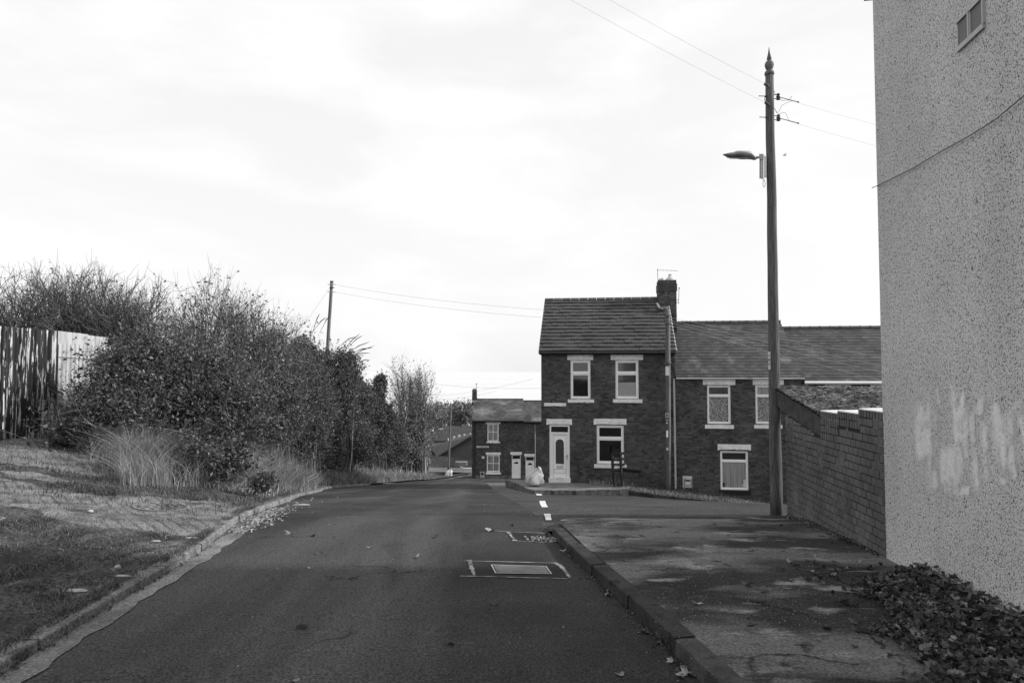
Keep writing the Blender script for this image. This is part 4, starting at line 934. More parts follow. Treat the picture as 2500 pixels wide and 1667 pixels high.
# --- house three
S3R = S2R+9.5; zE3 = F1.sz(2050, 931)[1]
h3 = empty('terraced_house', (0, 0, 0), label='far right terrace house with a white gutter, mostly hidden by the garden wall', cat='house')
lint3 = [F1.rect(2013.5, 2077.6, 939.5, 950), F1.rect(2125, 2190, 939.5, 950)]
h3w = [F1.rect(2022, 2069, 950.5, 1040), F1.rect(2134, 2181, 950.5, 1040)]
house_body(h3, F1, S2R+.012, S3R, EYE-8.5, zE3, h3w, 60, EYE-2.6)
for r in lint3: stone_block(F1, h3, 'lintel', r, .02)
for r in h3w: window(F1, h3, r, [F1.sz(2050, 975)[1]], fills=[glassd, glassm])
E30, E31, R30, R31 = second_roof(h3, S2R+.035, S3R, zE3, .12, 3.4, 800.5, 18, .27, slatem, ridgem, 22, .06, white)
# --- verge flags and grass strip in front of the terrace
def two_lines(name, A, B_, mat, nsub=6, skirt=.3, **k):
    V = []; F = []; n = len(A)
    for a, b in zip(A, B_):
        V.append(a-Vector((0, 0, skirt)))
        for j in range(nsub+1): V.append(a.lerp(b, j/nsub))
    q = nsub+2
    for i in range(n-1):
        for j in range(q-1): F.append((i*q+j, (i+1)*q+j, (i+1)*q+j+1, i*q+j+1))
    return pm(name, V, F, mat, smooth=False, **k)
def dense(L_, n=6):
    o = []
    for a, b in zip(L_, L_[1:]): o += [a.lerp(b, i/n) for i in range(n)]
    return o+[L_[-1]]
fp = [P(1236, 1172, 33.5), P(1262, 1180, 28.6), P(1283, 1190, 27.1), P(1304, 1196, 26.4), P(1355, 1197, 26.2), P(1412, 1196.5, 26.05), P(1480, 1195.5, 25.85), P(1534, 1193, 25.7)]
def facp(px, py): s, z = F1.sz(px, py); return F1.M @ Vector((s, .02, z))
bp = [P(1262, 1171, 35), P(1290, 1173, 32), P(1318, 1175.5, 29.3), facp(1335, 1177), facp(1375, 1178), facp(1420, 1178), facp(1480, 1181), facp(1545, 1186)]
two_lines('house_pavement', dense(fp), dense(bp), gm('old_concrete_path', .11, .19, scale=1.6, detail=9, fine=(90, .4), patch=[(3, .6, .72, .05, (1, 2, 1))]), kind='structure')
hk = empty('house_kerb', kind='structure'); fd = dense(fp, 10)
for i in range(0, len(fd)-3, 3):
    a, b = fd[i], fd[i+3]; d = (b-a); d.z = 0; d.normalize(); nn = Vector((d.y, -d.x, 0)); a = a+d*.012; b = b-d*.012; m = MB(); j = random.uniform(-.012, .012)
    lo = Vector((0, 0, -.25)); t = Vector((0, 0, .012+j))
    m.add([a+nn*.05+lo, b+nn*.05+lo, b-nn*.08+lo, a-nn*.08+lo, a+nn*.05+t, b+nn*.05+t, b-nn*.08+t, a-nn*.08+t], [(0, 1, 5, 4), (1, 2, 6, 5), (2, 3, 7, 6), (3, 0, 4, 7), (4, 5, 6, 7)]); m.out('kerb_stone', kerbm, hk)
vf = [P(1522, 1196, 25.9), P(1600, 1207, 25.65), P(1700, 1219, 25.4), P(1800, 1232, 25.1), P(1880, 1243.5, 24.9), P(2000, 1262, 24.6), P(2150, 1286, 24.2), P(2600, 1360, 23.2)]
vb = [facp(1500, 1181), facp(1590, 1187), facp(1690, 1196), facp(1790, 1207), facp(1880, 1218), facp(1990, 1234), facp(2140, 1256), facp(2590, 1330)]
two_lines('grass_verge', dense(vf), dense(vb), turf, kind='structure')
# ------------------------------------------------------------------ bench
bo = P(1505, 1186, 27.1); bn = empty('bench', bo, label='dark broken wooden bench seen end-on under the ground floor window', cat='bench')
def bp_(px, py, Y): return P(px, py, Y)-bo
for (x0_, x1_, Y_) in ((1494.5, 1501, 27.2), (1514.5, 1520.5, 26.9)):
    m = MB(); pts = [bp_(x0_, 1105, Y_), bp_(x0_+1.6, 1140, Y_), bp_(x0_+3.2, 1165, Y_), bp_(x1_+1, 1189, Y_)]; m.tube(pts, .06, 4); m.out('post', black, bn)
for (y0_, y1_) in ((1103.5, 1109), (1117, 1123), (1131, 1137)):
    m = MB(); A_ = [bp_(1496, y, Y) for y, Y in ((y0_, 27.22), (y1_, 27.22))]+[bp_(1525, y, Y) for y, Y in ((y1_, 26.85), (y0_, 26.85))]; t = Vector((.01, .035, 0))
    m.add(A_+[v+t for v in A_], [(0, 1, 2, 3), (7, 6, 5, 4), (0, 4, 5, 1), (2, 6, 7, 3), (0, 3, 7, 4), (1, 5, 6, 2)]); m.out('back_slat', woodd if y0_ > 1110 else darkm, bn)
m = MB(); m.tube([bp_(1506.5, 1106, 27.05), bp_(1509.5, 1145, 27.05)], .008, 4); m.out('strap', black, bn)
m = MB(); m.tube([bp_(1497, 1147, 27.1), bp_(1566, 1151.5, 26.9)], .05, 4); m.out('seat_rail', black, bn)
for k_ in range(3):
    m = MB(); A_ = bp_(1520, 1143.5, 26.95+.17*k_); B_ = bp_(1568, 1147.5, 26.8+.17*k_); t = Vector((0, 0, .03)); w_ = Vector((0, .13, 0))
    m.add([A_, B_, B_+w_, A_+w_, A_+t, B_+t, B_+w_+t, A_+w_+t], [(0, 1, 5, 4), (1, 2, 6, 5), (2, 3, 7, 6), (3, 0, 4, 7), (4, 5, 6, 7), (0, 3, 2, 1)]); m.out('seat_slat', darkm, bn)
# ------------------------------------------------------------------ rubbish sacks
def sack(c, w, h, seed, **k):
    r_ = random.Random(seed); V = []; F = []; nu, nv = 30, 22; ph = [r_.uniform(0, 6.3) for _ in range(8)]
    for i in range(nv+1):
        a = i/nv
        for j in range(nu):
            t = j/nu*2*math.pi; pr = float(np.interp(a, [0, .08, .3, .55, .75, .88, .96, 1], [.86, 1.0, 1.0, .93, .80, .64, .42, .05]))
            fold = 1+.12*math.sin(4*t+ph[0]+3*a)+.10*math.sin(7*t+ph[1]-5*a)+.06*math.sin(13*t+ph[2]+9*a)+.12*math.sin(2*t+ph[3])
            pk = .30*max(0, math.cos(t-.2))**3*a**3+.22*max(0, math.cos(t-2.7))**3*a**3
            V.append((w/2*pr*fold*math.cos(t)+.24*w*a*a, w/2*.85*pr*fold*math.sin(t), h*(a**.9)*(1-.12*(math.sin(3*t+ph[4])*a))*(1+pk)-.02))
    for i in range(nv):
        for j in range(nu): F.append((i*nu+j, i*nu+(j+1) % nu, (i+1)*nu+(j+1) % nu, (i+1)*nu+j))
    F.append(tuple(nv*nu+j for j in range(nu))); o = pm('rubbish_bag', V, F, bagm, smooth=True, **k); o.location = c; return o
pb = P(1304, 1180.5, 27.6); sack(pb, .68, .50, 3, label='pale grey rubbish bag on the pavement corner left of the white front door', cat='rubbish bag')
pf = G(1095, 1161); o_ = sack(pf, .8, .6, 9, label='small pale rubbish bag on the far road below the distant lamp pole', cat='rubbish bag')
# ------------------------------------------------------------------ poles
def wpole(name, base, top, r0, r1, mat, **k):
    e = empty(name, base, **k); m = MB(); n = 14; L_ = Vector(top)-Vector(base); wob = [Vector((random.uniform(-.006, .006), random.uniform(-.006, .006), 0)) for _ in range(n+1)]
    m.tube([L_*(i/n)+(wob[i] if 0 < i < n else Vector()) for i in range(n+1)], [r0+(r1-r0)*i/n for i in range(n+1)], 20); m.out('shaft', mat, e, smooth=True); return e
Yp = 9.35; Bp = P(1896, 1262, Yp); Bp.z = zroad(Bp.x, Yp)-.1; Tp = P(1878.5, 183, Yp)
mp_ = wpole('utility_pole', Bp, Tp, .083, .0555, wood, label='tall wooden pole with a pointed finial beside the brick garden wall', cat='utility pole')
kx = Yp/FPX; m = MB(); T = Tp-Bp; sc_ = kx
m.lathe([(9.9*sc_, -.012), (11.6*sc_, 0), (11.8*sc_, .02), (10.8*sc_, .042), (6*sc_, .045), (5*sc_, .055), (8.6*sc_, .085), (10.8*sc_, .125), (11*sc_, .14), (10.2*sc_, .165), (7.5*sc_, .19), (4.2*sc_, .205), (4*sc_, .212), (6*sc_, .222), (5.8*sc_, .232), (2.4*sc_, .31), (.3*sc_, .40)], T, 20)
m.out('finial', gm('finial_wood', .09, .16, scale=9), mp_, smooth=True)
def ql(px, py, dY=0): return P(px, py, Yp+dY)-Bp
m = MB(); m.tube([ql(1852, 235, -.02), ql(1872, 235.5, -.02)], .006, 5); m.tube([ql(1868, 235.5, -.02), ql(1872, 235.5, -.02)], .014, 6); m.out('bolt', irond, mp_)
m = MB(); m.tube([ql(1854, 286.5, -.02), ql(1873, 287, -.02)], .006, 5); m.tube([ql(1869, 287, -.02), ql(1873, 287, -.02)], .014, 6); m.out('bolt', irond, mp_)
for (px, py) in ((1900, 237), (1900.5, 288.5)):
    m = MB(); c = ql(px, py); m.lathe([(.012, -.045), (.026, -.04), (.03, -.025), (.018, -.015), (.03, -.005), (.03, .01), (.018, .018), (.026, .03), (.022, .045), (.01, .047)], c, 10); m.out('insulator', porcelain, mp_)
    m = MB(); m.tube([ql(1889, py-5), ql(px+1, py-5.5)], .006, 5); m.tube([ql(1889, py+4.5), ql(px+1, py+5)], .006, 5); m.tube([ql(px, py-8), ql(px, py+8)], .004, 4); m.out('bracket', irond, mp_)
for (px, py) in ((1871, 207.5), (1872.5, 253)):
    m = MB(); m.tube([ql(px-5, py-3, -.09), ql(px+4, py+3, -.09)], .022, 8); m.out('insulator', porcelain, mp_); m = MB(); m.tube([ql(px-6, py-5, -.1), ql(px+6, py+1, -.1), ql(px+6, py+4, -.03)], .006, 5); m.out('bracket', metall, mp_)
m = MB(); m.tube([ql(1886, 214, -.05), ql(1890, 224), ql(1893, 232)], .004, 4); m.tube([ql(1867, 236, -.08), ql(1866, 244, -.08), ql(1870, 251, -.09)], .004, 4)
m.tube([ql(1874, 255, -.07), ql(1885, 259, -.03), ql(1891, 265), ql(1897, 276.5)], .005, 4); m.tube([ql(1897, 276.5), ql(1903, 270), ql(1908, 259), ql(1919, 252), ql(1933, 247)], .0025, 4)
m.tube([ql(1897, 276.5), ql(1903, 279), ql(1911, 275), ql(1918, 276), ql(1924, 290), ql(1926, 296)], .0025, 4); m.tube([ql(1901, 242), ql(1910, 246), ql(1925, 245), ql(1933, 237), ql(1931, 236)], .003, 4); m.out('jumper_wire', wire, mp_)
# street lamp on the pole
m = MB(); 
def lampbox(px0, px1, py0, py1, d0, d1): 
    V = [P(px, py, Yp+d)-Bp for px in (px0, px1) for d in (d0, d1) for py in (py0, py1)]; return V, [(0, 1, 3, 2), (4, 6, 7, 5), (0, 4, 5, 1), (2, 3, 7, 6), (0, 2, 6, 4), (1, 5, 7, 3)]
m.add(*lampbox(1854, 1858.5, 377, 436.5, -.10, .0)); m.add(*lampbox(1858.7, 1864, 377, 437.5, -.11, .01)); m.add(*lampbox(1853.2, 1864.5, 376, 388.5, -.12, .02)); m.out('control_box', metal, mp_)
m = MB(); m.add(*lampbox(1865, 1871.5, 381, 434.5, -.09, -.05)); m.out('mounting_plate', metall, mp_)
m = MB(); m.tube([ql(1864, 437, -.05), ql(1862.5, 447, -.05), ql(1863, 456, -.05), ql(1866.5, 457, -.05), ql(1868.5, 450, -.05), ql(1866, 438, -.05)], .004, 5); m.out('drip_loop', wire, mp_)
m = MB(); m.tube([ql(1855, 384, -.06), ql(1842, 386, -.06)], .016, 8); m.out('lamp_arm', metal, mp_)
prof = [(1764.5, 377.5, 377.8, .01), (1775, 375.8, 381, .06), (1786, 375.2, 384.5, .10), (1794, 372.6, 384.3, .12), (1804, 372.3, 384.2, .125), (1816, 372.2, 386, .12), (1829, 372.6, 386, .11), (1836, 375, 388, .07), (1843, 380, 391, .04), (1848, 384, 389, .025)]
V = []; F = []; nq = 10
for (px, yt, yb_, hw) in prof:
    a = ql(px, yt, -.08); b = ql(px, yb_, -.08)
    for j in range(nq):
        t = j/nq*2*math.pi; cz = math.cos(t); sy = math.sin(t); p = (a+b)/2; hz = (a.z-b.z)/2
        V.append(p+Vector((0, hw*(abs(sy)**.6)*(1 if sy > 0 else -1), hz*(abs(cz)**.7)*(1 if cz > 0 else -1))))
for i in range(len(prof)-1):
    for j in range(nq): F.append((i*nq+j, i*nq+(j+1) % nq, (i+1)*nq+(j+1) % nq, (i+1)*nq+j))
F += [tuple(range(nq)), tuple((len(prof)-1)*nq+j for j in range(nq))]
pm('lantern', V, F, metal, mp_, smooth=True)
m = MB(); m.add(*lampbox(1775, 1830, 384.2, 386.2, -.16, .0)); m.out('lamp_lens', gm('lens', .2, .25, rough=.3), mp_)
# number plate on the pole
plc = ql(1877.8, 880, -.085); m = MB(); tt = [ql(1875.5, 859, -.09), ql(1880.7, 859, -.09), ql(1881, 902, -.09), ql(1876.5, 902, -.09)]
m.add(tt+[v+Vector((0, .006, 0)) for v in tt], [(0, 3, 2, 1), (4, 5, 6, 7), (0, 1, 5, 4), (1, 2, 6, 5), (2, 3, 7, 6), (3, 0, 4, 7)]); m.out('number_plate', metall, mp_)
for i, ch_ in enumerate('783'):
    M = Matrix(((1, 0, 0), (0, 0, -1), (0, 1, 0))).to_4x4(); M.translation = ql(1877.7, 868.5+10.2*i, -.092); txt(ch_, .052, M, black, 'digit', mp_)
# service pole in front of house one
Y2 = 27.3; b2 = P(1631.5, 1197, Y2); b2.z -= .2; t2 = P(1629.3, 755, Y2)
p2 = wpole('utility_pole', b2, t2, .098, .088, woodd, label='wooden pole with danger plate standing against the end terrace house corner', cat='utility pole')
def q2(px, py, d=-.1): return P(px, py, Y2+d)-b2
def plate(par, fn, x0_, x1_, y0_, y1_, mat, name, d=-.105, th=.006, **k):
    m = MB(); tt = [fn(x0_, y0_, d), fn(x1_, y0_, d), fn(x1_, y1_, d), fn(x0_, y1_, d)]; m.add(tt+[v+Vector((0, th, 0)) for v in tt], [(0, 3, 2, 1), (4, 5, 6, 7), (0, 1, 5, 4), (1, 2, 6, 5), (2, 3, 7, 6), (3, 0, 4, 7)]); return m.out(name, mat, par, **k)
plate(p2, q2, 1625, 1634, 894, 916.5, metall, 'cable_cover', th=.03); m = MB(); m.tube([q2(1629.5, 884, -.02), q2(1629.5, 887, -.02)], .16, 12); m.tube([q2(1629.5, 887, -.02), q2(1629.5, 894, -.02)], [.14, .09], 12); m.out('pole_collar', woodd, p2)
plate(p2, q2, 1624.3, 1632.3, 1008, 1019.5, metal, 'danger_sign')
tri = [q2(1628.3, 1009.5, -.108), q2(1631.3, 1016.5, -.108), q2(1625.3, 1016.5, -.108)]; m = MB(); m.tube(tri+[tri[0]], .012, 4); m.out('triangle', black, p2)
m = MB(); m.tube([q2(1628.6, 1011, -.11), q2(1628, 1013.3, -.11), q2(1628.8, 1013.4, -.11), q2(1628.3, 1015.8, -.11)], .009, 4); m.out('bolt_symbol', black, p2)
plate(p2, q2, 1626.5, 1630, 1025, 1027, metall, 'small_tag'); plate(p2, q2, 1626, 1630.5, 1031.5, 1033.5, metall, 'small_tag'); plate(p2, q2, 1626.8, 1631, 1051, 1067, white, 'notice')
m = MB(); m.tube([q2(1628.5, 1093, -.1), q2(1628.5, 1098.5, -.1)], .045, 10); m.out('junction_cap', metal, p2)
m = MB(); m.tube([q2(1634.5, 760, -.02), q2(1635.6, 1000, -.02), q2(1636.3, 1190, -.02)], .022, 6); m.out('conduit', metal, p2)
for py in (771, 790): m = MB(); m.tube([q2(1622.5, py), q2(1636.5, py)], .022, 6); m.out('bracket', irond, p2)
# left pole behind the bushes, two farther poles
Y3 = 38; t3 = P(810, 687, Y3); b3 = P(799, 860, Y3); dirn = (b3-t3)/(t3.z-b3.z); b3 = t3+dirn*(t3.z-zbank(b3.x, Y3)+.1)
p3 = wpole('utility_pole', b3, t3, .12, .085, gm('pale_pole', .09, .16, scale=5, stretch=(5, 5, .4)), label='leaning wooden pole rising out of the bushes on the left', cat='utility pole')  # shaft wood slightly paler than the other poles
m = MB(); m.tube([t3-b3+Vector((0, 0, -.05)), t3-b3+Vector((0, 0, .02))], .1, 12); m.out('pole_cap', darkm, p3)
for py in (694.5, 713): m = MB(); m.tube([P(800, py, Y3)-b3, P(819, py, Y3)-b3], .015, 5); m.out('bracket', irond, p3)
m = MB(); m.tube([P(805, 701.5, Y3-.1)-b3, P(816, 702.5, Y3-.1)-b3], .03, 6); m.out('band', darkm, p3)
t4 = P(1002.5, 928, 64); b4 = Vector((t4.x-.1, 64, zroad(t4.x, 64)-.2)); p4 = wpole('utility_pole', b4, t4, .17, .13, woodd, label='wooden pole behind the thin sapling left of the far houses', cat='utility pole')
t5 = P(1101.4, 986, 98); b5 = G(1094.4, 1145); b5.y = 98; b5.x = XP(1094.8, 98, 1145); b5.z = ZP(1146, 98)-.1; p5 = wpole('lamp_pole', b5, t5, .16, .12, woodd, label='distant leaning lamp pole beyond the bend above the small rubbish bag', cat='lamp post')
m = MB(); m.tube([P(1097, 1027.5, 98)-b5, P(1092, 1025.5, 98)-b5], .06, 6); m.tube([P(1092.5, 1026.5, 98)-b5, P(1087, 1023.5, 98)-b5], [.16, .07], 8); m.out('lantern', irond, p5)
m = MB(); m.tube([P(1095.8, 1025, 97.8)-b5, P(1095.8, 1035, 97.8)-b5], .1, 6); m.out('control_box', darkm, p5)
# ------------------------------------------------------------------ overhead wires
def span(a, b, sag, r, mat, label, n=26):
    pts = [a.lerp(b, i/n)-Vector((0, 0, 4*sag*(i/n)*(1-i/n))) for i in range(n+1)]; m = MB(); m.tube(pts, r, 4); return m.out('overhead_wire', mat, None, label=label, cat='wire', group='overhead wires')
w1a = P(1870, 205.5, Yp-.1); w1m = P(1537, 0, 7.7); w2a = P(1870, 251.5, Yp-.1); w2m = P(1443, 0, 7.7)
for a, b, mid, lb in ((w1a, w1m, (1700, 105), 'upper pale overhead wire running from the finial pole up out of the sky'), (w2a, w2m, (1660, 145), 'lower pale overhead wire running from the finial pole up out of the sky')):
    e = a+(b-a)*3.2; span(a, e, .16, .0014, wirem, lb)
for (y0_, y1_, lb) in ((237.5, 297, 'upper wire from the finial pole to behind the pebbledashed building'), (289, 348.5, 'lower wire from the finial pole to behind the pebbledashed building')):
    a = P(1902, y0_, Yp); b = P(2132, y1_, 12.5); e = a+(b-a)*2.4; span(a, e, .05, .0018, wirem, lb)
    m = MB(); c = a.lerp(e, .065); m.tube([a, c], .006, 5); m.tube([c, c+(e-a)*.003], .012, 5); m.out('wire_grip', irond, mp_); mp_.children[-1].location = -Vector(Bp)
for (ya, yb_, lb, xx) in ((695, 771, 'upper wire from the left leaning pole to the end terrace pole', 1.0), (713, 790, 'lower wire from the left leaning pole to the end terrace pole', 1.0)):
    a = P(817, ya, Y3); b = P(1625, yb_, Y2-.1); span(a, b, .30, .005, wirem, lb)
span(P(805, 702, Y3), P(745, 790, Y3+1), 0, .006, wirem, 'slanting stay wire dropping from the leaning pole into the bushes')
for (x1_, y1_, lb) in ((2150, 868, 'highest pale wire crossing the slate roofs'), (2150, 889, 'second highest pale wire crossing the slate roofs'), (2150, 925, 'lowest pale wire crossing the slate roofs'), (2150, 905, 'third pale wire down across the slate roofs')):
    a = P(1636, 775+(y1_-868)*.35, Y2); b = P(x1_, y1_, 24.5); span(a, a+(b-a)*1.5, .05, .004, wirel, lb)
span(P(1660, 840, 27.5), F1.M @ Vector((F1.sz(1835, 921)[0], -.2, zE2-.02)),   .35, .006, wire, 'dark drooping cable across the middle terrace roof')
for (a, b, lb) in (((1060, 937, 70), (1330, 947, 60), 'faint level wire above the distant house chimney'), ((1075, 966, 75), (1300, 925, 60), 'faint wire rising past the distant chimney to the right'), ((1070, 974, 80), (1210, 955, 66), 'faint wire passing just behind the distant chimney')):
    span(P(*a), P(*b), .2, .009, wirel, lb)
# sea bird
sg = MB(); c = P(1916, 379, 38); k_ = 38/FPX
sg.tube([c+Vector((-5*k_, 0, .5*k_)), c+Vector((-2*k_, .05, 0)), c+Vector((2*k_, .05, 0)), c+Vector((4*k_, 0, .8*k_))], [.01, .03, .035, .008], 6)
V = [c+Vector(v)*k_ for v in ((-1.2, 0, 1), (1.3, 0, 1), (.3, .6, 5), (-1.6, 1, 9.5), (-.5, .2, 5))]; sg.add(V, [(0, 1, 2, 4), (4, 2, 3)])
V = [c+Vector(v)*k_ for v in ((-1, 0, .6), (1, 0, .6), (3, -6, 1.6), (5, -9, 1.2), (0, -5, 1.6))]; sg.add(V, [(0, 1, 2, 4), (4, 2, 3)])
sg.out('seagull', gm('gull', .3, .45), None, smooth=True, label='small gull gliding in the sky right of the street lamp', cat='bird')
# ------------------------------------------------------------------ distant houses
F4 = Face((XP(1152, 66, 1100), 66), (1, 0))
h4 = empty('far_house', (0, 0, 0), label='distant brick corner house with a four-pane window and street name plate', cat='house')
h5 = empty('far_house', (0, 0, 0), label='distant brick house with lower roof partly hidden by the end terrace', cat='house')
S4 = F4.sz(1279, 1100)[0]; S5 = F4.sz(1360, 1100)[0]; z4e = F4.sz(1200, 1025.5)[1]; z5e = F4.sz(1300, 1028)[1]
w4 = [F4.rect(1190, 1217.4, 1035, 1077.6), F4.rect(1188.6, 1220, 1110.5, 1152)]; d4 = F4.rect(1249.5, 1271.3, 1110, 1167); d5 = F4.rect(1283, 1305, 1114, 1168)
def far_body(par, f, s0, s1, z0, ze, holes):
    m, _ = holed(f, s0, s1, z0, ze, holes, mortar, par); dd = 8
    m.add([f.M @ Vector(v) for v in ((s0, 0, z0), (s1, 0, z0), (s1, dd, z0), (s0, dd, z0), (s0, 0, ze), (s1, 0, ze), (s1, dd, ze), (s0, dd, ze))], [(1, 2, 6, 5), (2, 3, 7, 6), (3, 0, 4, 7)])
    m.add([f.M @ Vector(v) for v in ((s0, .22, z0), (s1, .22, z0), (s1, .22, ze), (s0, .22, ze))], [(0, 1, 2, 3)]); m.out('wall', mortar, par)
    lay(par, f.M, courses(s0, s1, z0+1.2, ze, holes, .225, .083, headers=99), brickm, 0, .012)
def far_roof(par, f, s0, s1, ze, py, rows, tw, run=3.6):
    p = f.M @ Vector((s0, run, 0)); pt_ = math.atan((ZP(py, p.y)-ze)/run); E0 = f.M @ Vector((s0, -.15, ze)); E1 = f.M @ Vector((s1, -.15, ze)); up = f.n*run+Vector((0, 0, run*math.tan(pt_)))
    prism_roof(par, E0, E1, E0+up, E1+up, 0, f.n*run*2, darkm); roof_tiles(par, E0, E1, E0+up, E1+up, rows, tw, slateold, 'slate', 0, thick=.03)
    m = MB(); m.tube([E0+up, E1+up], .09, 6); m.out('ridge', darkm, par); m = MB(); m.tube([E0+Vector((0, -.08, -.08)), E1+Vector((0, -.08, -.08))], .09, 6); m.out('gutter', black, par)
zg4 = ZP(1175, 66)-.6
far_body(h4, F4, 0, S4, zg4, z4e, w4+[d4]); far_body(h5, F4, S4+.01, S5, zg4, z5e, [d5])
far_roof(h4, F4, 0, S4, z4e, 974.4, 16, .33); far_roof(h5, F4, S4+.01, S5, z5e, 978.4, 16, .33)
for r in (F4.rect(1186, 1222, 1028.3, 1034.6), F4.rect(1186, 1222.3, 1104, 1110), F4.rect(1246, 1273.5, 1103, 1109.5)): stone_block(F4, h4, 'lintel', r, .03)
stone_block(F4, h5, 'lintel', F4.rect(1280, 1307, 1107.5, 1113.5), .03)
for r in (F4.rect(1187.6, 1221, 1077.8, 1081), F4.rect(1186, 1223, 1153, 1157.5)): stone_block(F4, h4, 'sill', r, .1)
for r, zm in ((w4[0], 1054.5), (w4[1], 1131)): window(F4, h4, r, [F4.sz(1200, zm)[1]], [(r[0]+r[1])/2], [curtain, curtain, curtain, curtain], fw=.1, sash=0)
for par, d, asx, lb in ((h4, d4, F4.rect(1254.5, 1266.5, 1126.5, 1132), 'white door'), (h5, d5, F4.rect(1288, 1300, 1129.5, 1135), 'white door')):
    front_door(F4, par, d, d[3]-.42, asx, big=False)
def plq(par, f, rr, mat, name, pr=.03, **k): m = MB(); bx(f, m, rr[0], rr[1], -pr, .0, rr[2], rr[3]); return m.out(name, mat, par, **k)
r = F4.rect(1163.5, 1193.4, 1088.3, 1092.3); plq(h4, F4, r, metall, 'street_sign', .05); txt('KATHLEEN STREET', .115, face_text(F4, (r[0]+r[1])/2, -.056, (r[2]+r[3])/2), black, 'sign_lettering', h4, label='dark capitals on the street name plate')
plq(h4, F4, F4.rect(1176, 1183, 1113, 1119), metall, 'alarm_box', .1)
r = F4.rect(1172, 1183, 1151, 1166.5); plq(h4, F4, r, metal, 'meter_cabinet', .08); plq(h4, F4, (r[0]+.1, r[1]-.1, r[2]+.3, r[3]-.08), darkm, 'meter_opening', .09)
m = MB(); m.tube([F4.M @ Vector((F4.sz(1159, 1100)[0], -.1, z4e)), F4.M @ Vector((F4.sz(1159, 1100)[0], -.1, zg4))], .06, 6); m.out('downpipe', black, h4)
m = MB(); m.tube([F4.M @ Vector((F4.sz(1306, 1040)[0], -.05, z5e-.3)), F4.M @ Vector((F4.sz(1307, 1100)[0], -.05, zg4))], .03, 5); m.out('cable', metal, h5)
ch4 = empty('chimney', (0, 0, 0)); ch4.parent = h4; FC = Face((XP(1152.5, 69, 970), 69.2), (1, 0)); chimney(ch4, FC, 11*69/FPX, .6, ZP(990, 69), ZP(951.5, 69), nb=0)
m = MB(); bx(FC, m, .05, .4, .1, .5, ZP(951.5, 69), ZP(948.5, 69)); m.out('flaunching', metal, ch4); m = MB(); bx(FC, m, -.03, .55, -.04, .1, ZP(982, 69), ZP(977.5, 69)); m.out('lead_flashing', metall, ch4)
a6 = P(1163, 948, 69); m = MB(); m.tube([P(1163, 960, 69), P(1163, 935, 69)], .025, 4); m.tube([P(1161, 938, 69), P(1166, 936.5, 69)], .02, 4); m.out('tv_aerial', wire, None, label='tiny aerial on the distant corner house chimney', cat='aerial')
m = MB(); dish_c = F4.M @ Vector((F4.sz(1288, 1020)[0], -.4, F4.sz(1288, 1020)[1])); m.lathe([(.0, 0), (.22, .03), (.36, .1)], (0, 0, 0), 14)
so_ = m.out('satellite_dish', darkm, None, label='dark satellite dish above the right-hand distant door', cat='satellite dish'); so_.location = dish_c; so_.rotation_euler = (math.radians(80), 0, math.radians(25))
# bungalow with a slope of tiles, seen from the gable
def pq(name, pts, mat, par, th=None, **k):
    V = [P(*p) for p in pts]
    if th is None: return pm(name, V, [tuple(range(len(V)))], mat, par, **k)
    t = Vector(th); n = len(V); return pm(name, V+[v+t for v in V], [tuple(range(n)), tuple(range(2*n-1, n-1, -1))]+[(i, n+i, n+(i+1) % n, (i+1) % n) for i in range(n)], mat, par, **k)
farbrick = gm('far_brick', .07, .09, scale=.5, detail=5); farroof = gm('far_roof', .035, .05, scale=.6); ribroof = gm('ribbed_roof', .045, .08, scale=1, stretch=(3.5, .3, .3), detail=4)
bg_ = empty('bungalow', (0, 0, 0), label='grey gabled bungalow beyond the bend behind a paling fence', cat='bungalow')
pq('wall', [(1071, 1112.6, 108), (1151, 1066, 108), (1290, 1130, 108), (1290, 1160, 108), (1071, 1150, 108)], farbrick, bg_, (0, 8, 0))
pq('roof', [(1066, 1115.5, 107.5), (1150, 1065, 107.5), (1146, 1058, 118), (1052, 1093, 118)], ribroof, bg_, (0, 0, .12))
m = MB(); m.tube([P(1067, 1116, 107.4), P(1150, 1066.5, 107.4)], .12, 5); m.out('bargeboard', darkm, bg_)
for px, py in ((1109, 1068), (1121, 1065), (1134, 1063), (1148, 1061)):
    m = MB(); c = P(px, py, 116); m.tube([c-Vector((0, 0, .6)), c+Vector((0, 0, .1)), c+Vector((0, 0, .3))], [.3, .26, .05], 6); m.out('roof_vent', metal, bg_)
for a, b in (((1110, 1058), (1119, 1059.5)), ((1134, 1058.5), (1146, 1057.5))):
    m = MB(); m.tube([P(a[0], a[1]+8, 116), P(*a, 116), P(*b, 116)], .05, 4); m.out('aerial_rod', wire, bg_)
dh = empty('dark_roofed_house', (0, 0, 0), label='distant house with broad dark roof and brick chimney behind the bungalow', cat='house')
pq('roof', [(1048, 1075.5, 135), (1092, 1076, 133), (1152, 1076, 133), (1300, 1076, 133), (1300, 1040, 140), (1066, 1040, 140)], farroof, dh, (0, 0, -.3))
pq('wall', [(1050, 1075, 136), (1300, 1075, 136), (1300, 1130, 136), (1050, 1130, 136)], farbrick, dh, (0, 6, 0))
m = MB(); V, F = lampbox(1071, 1080.2, 1027, 1046, 0, 0); c0, c1 = P(1071, 1047, 136), P(1080, 1028, 136); m.box(c0.x, c1.x, 136, 137, c0.z, c1.z); m.out('chimney', farbrick, dh)
m = MB(); m.box(c0.x-.1, c1.x+.1, 135.9, 136.3, c0.z-.1, c0.z+.15); m.out('lead_flashing', metall, dh); m = MB(); m.tube([P(1077, 1028, 136.5), P(1077, 1024, 136.5)], .15, 6); m.out('chimney_pot', darkm, dh)
wh = empty('white_walled_house', (0, 0, 0), label='distant white walled house glimpsed between the sapling and the bungalow roof', cat='house')
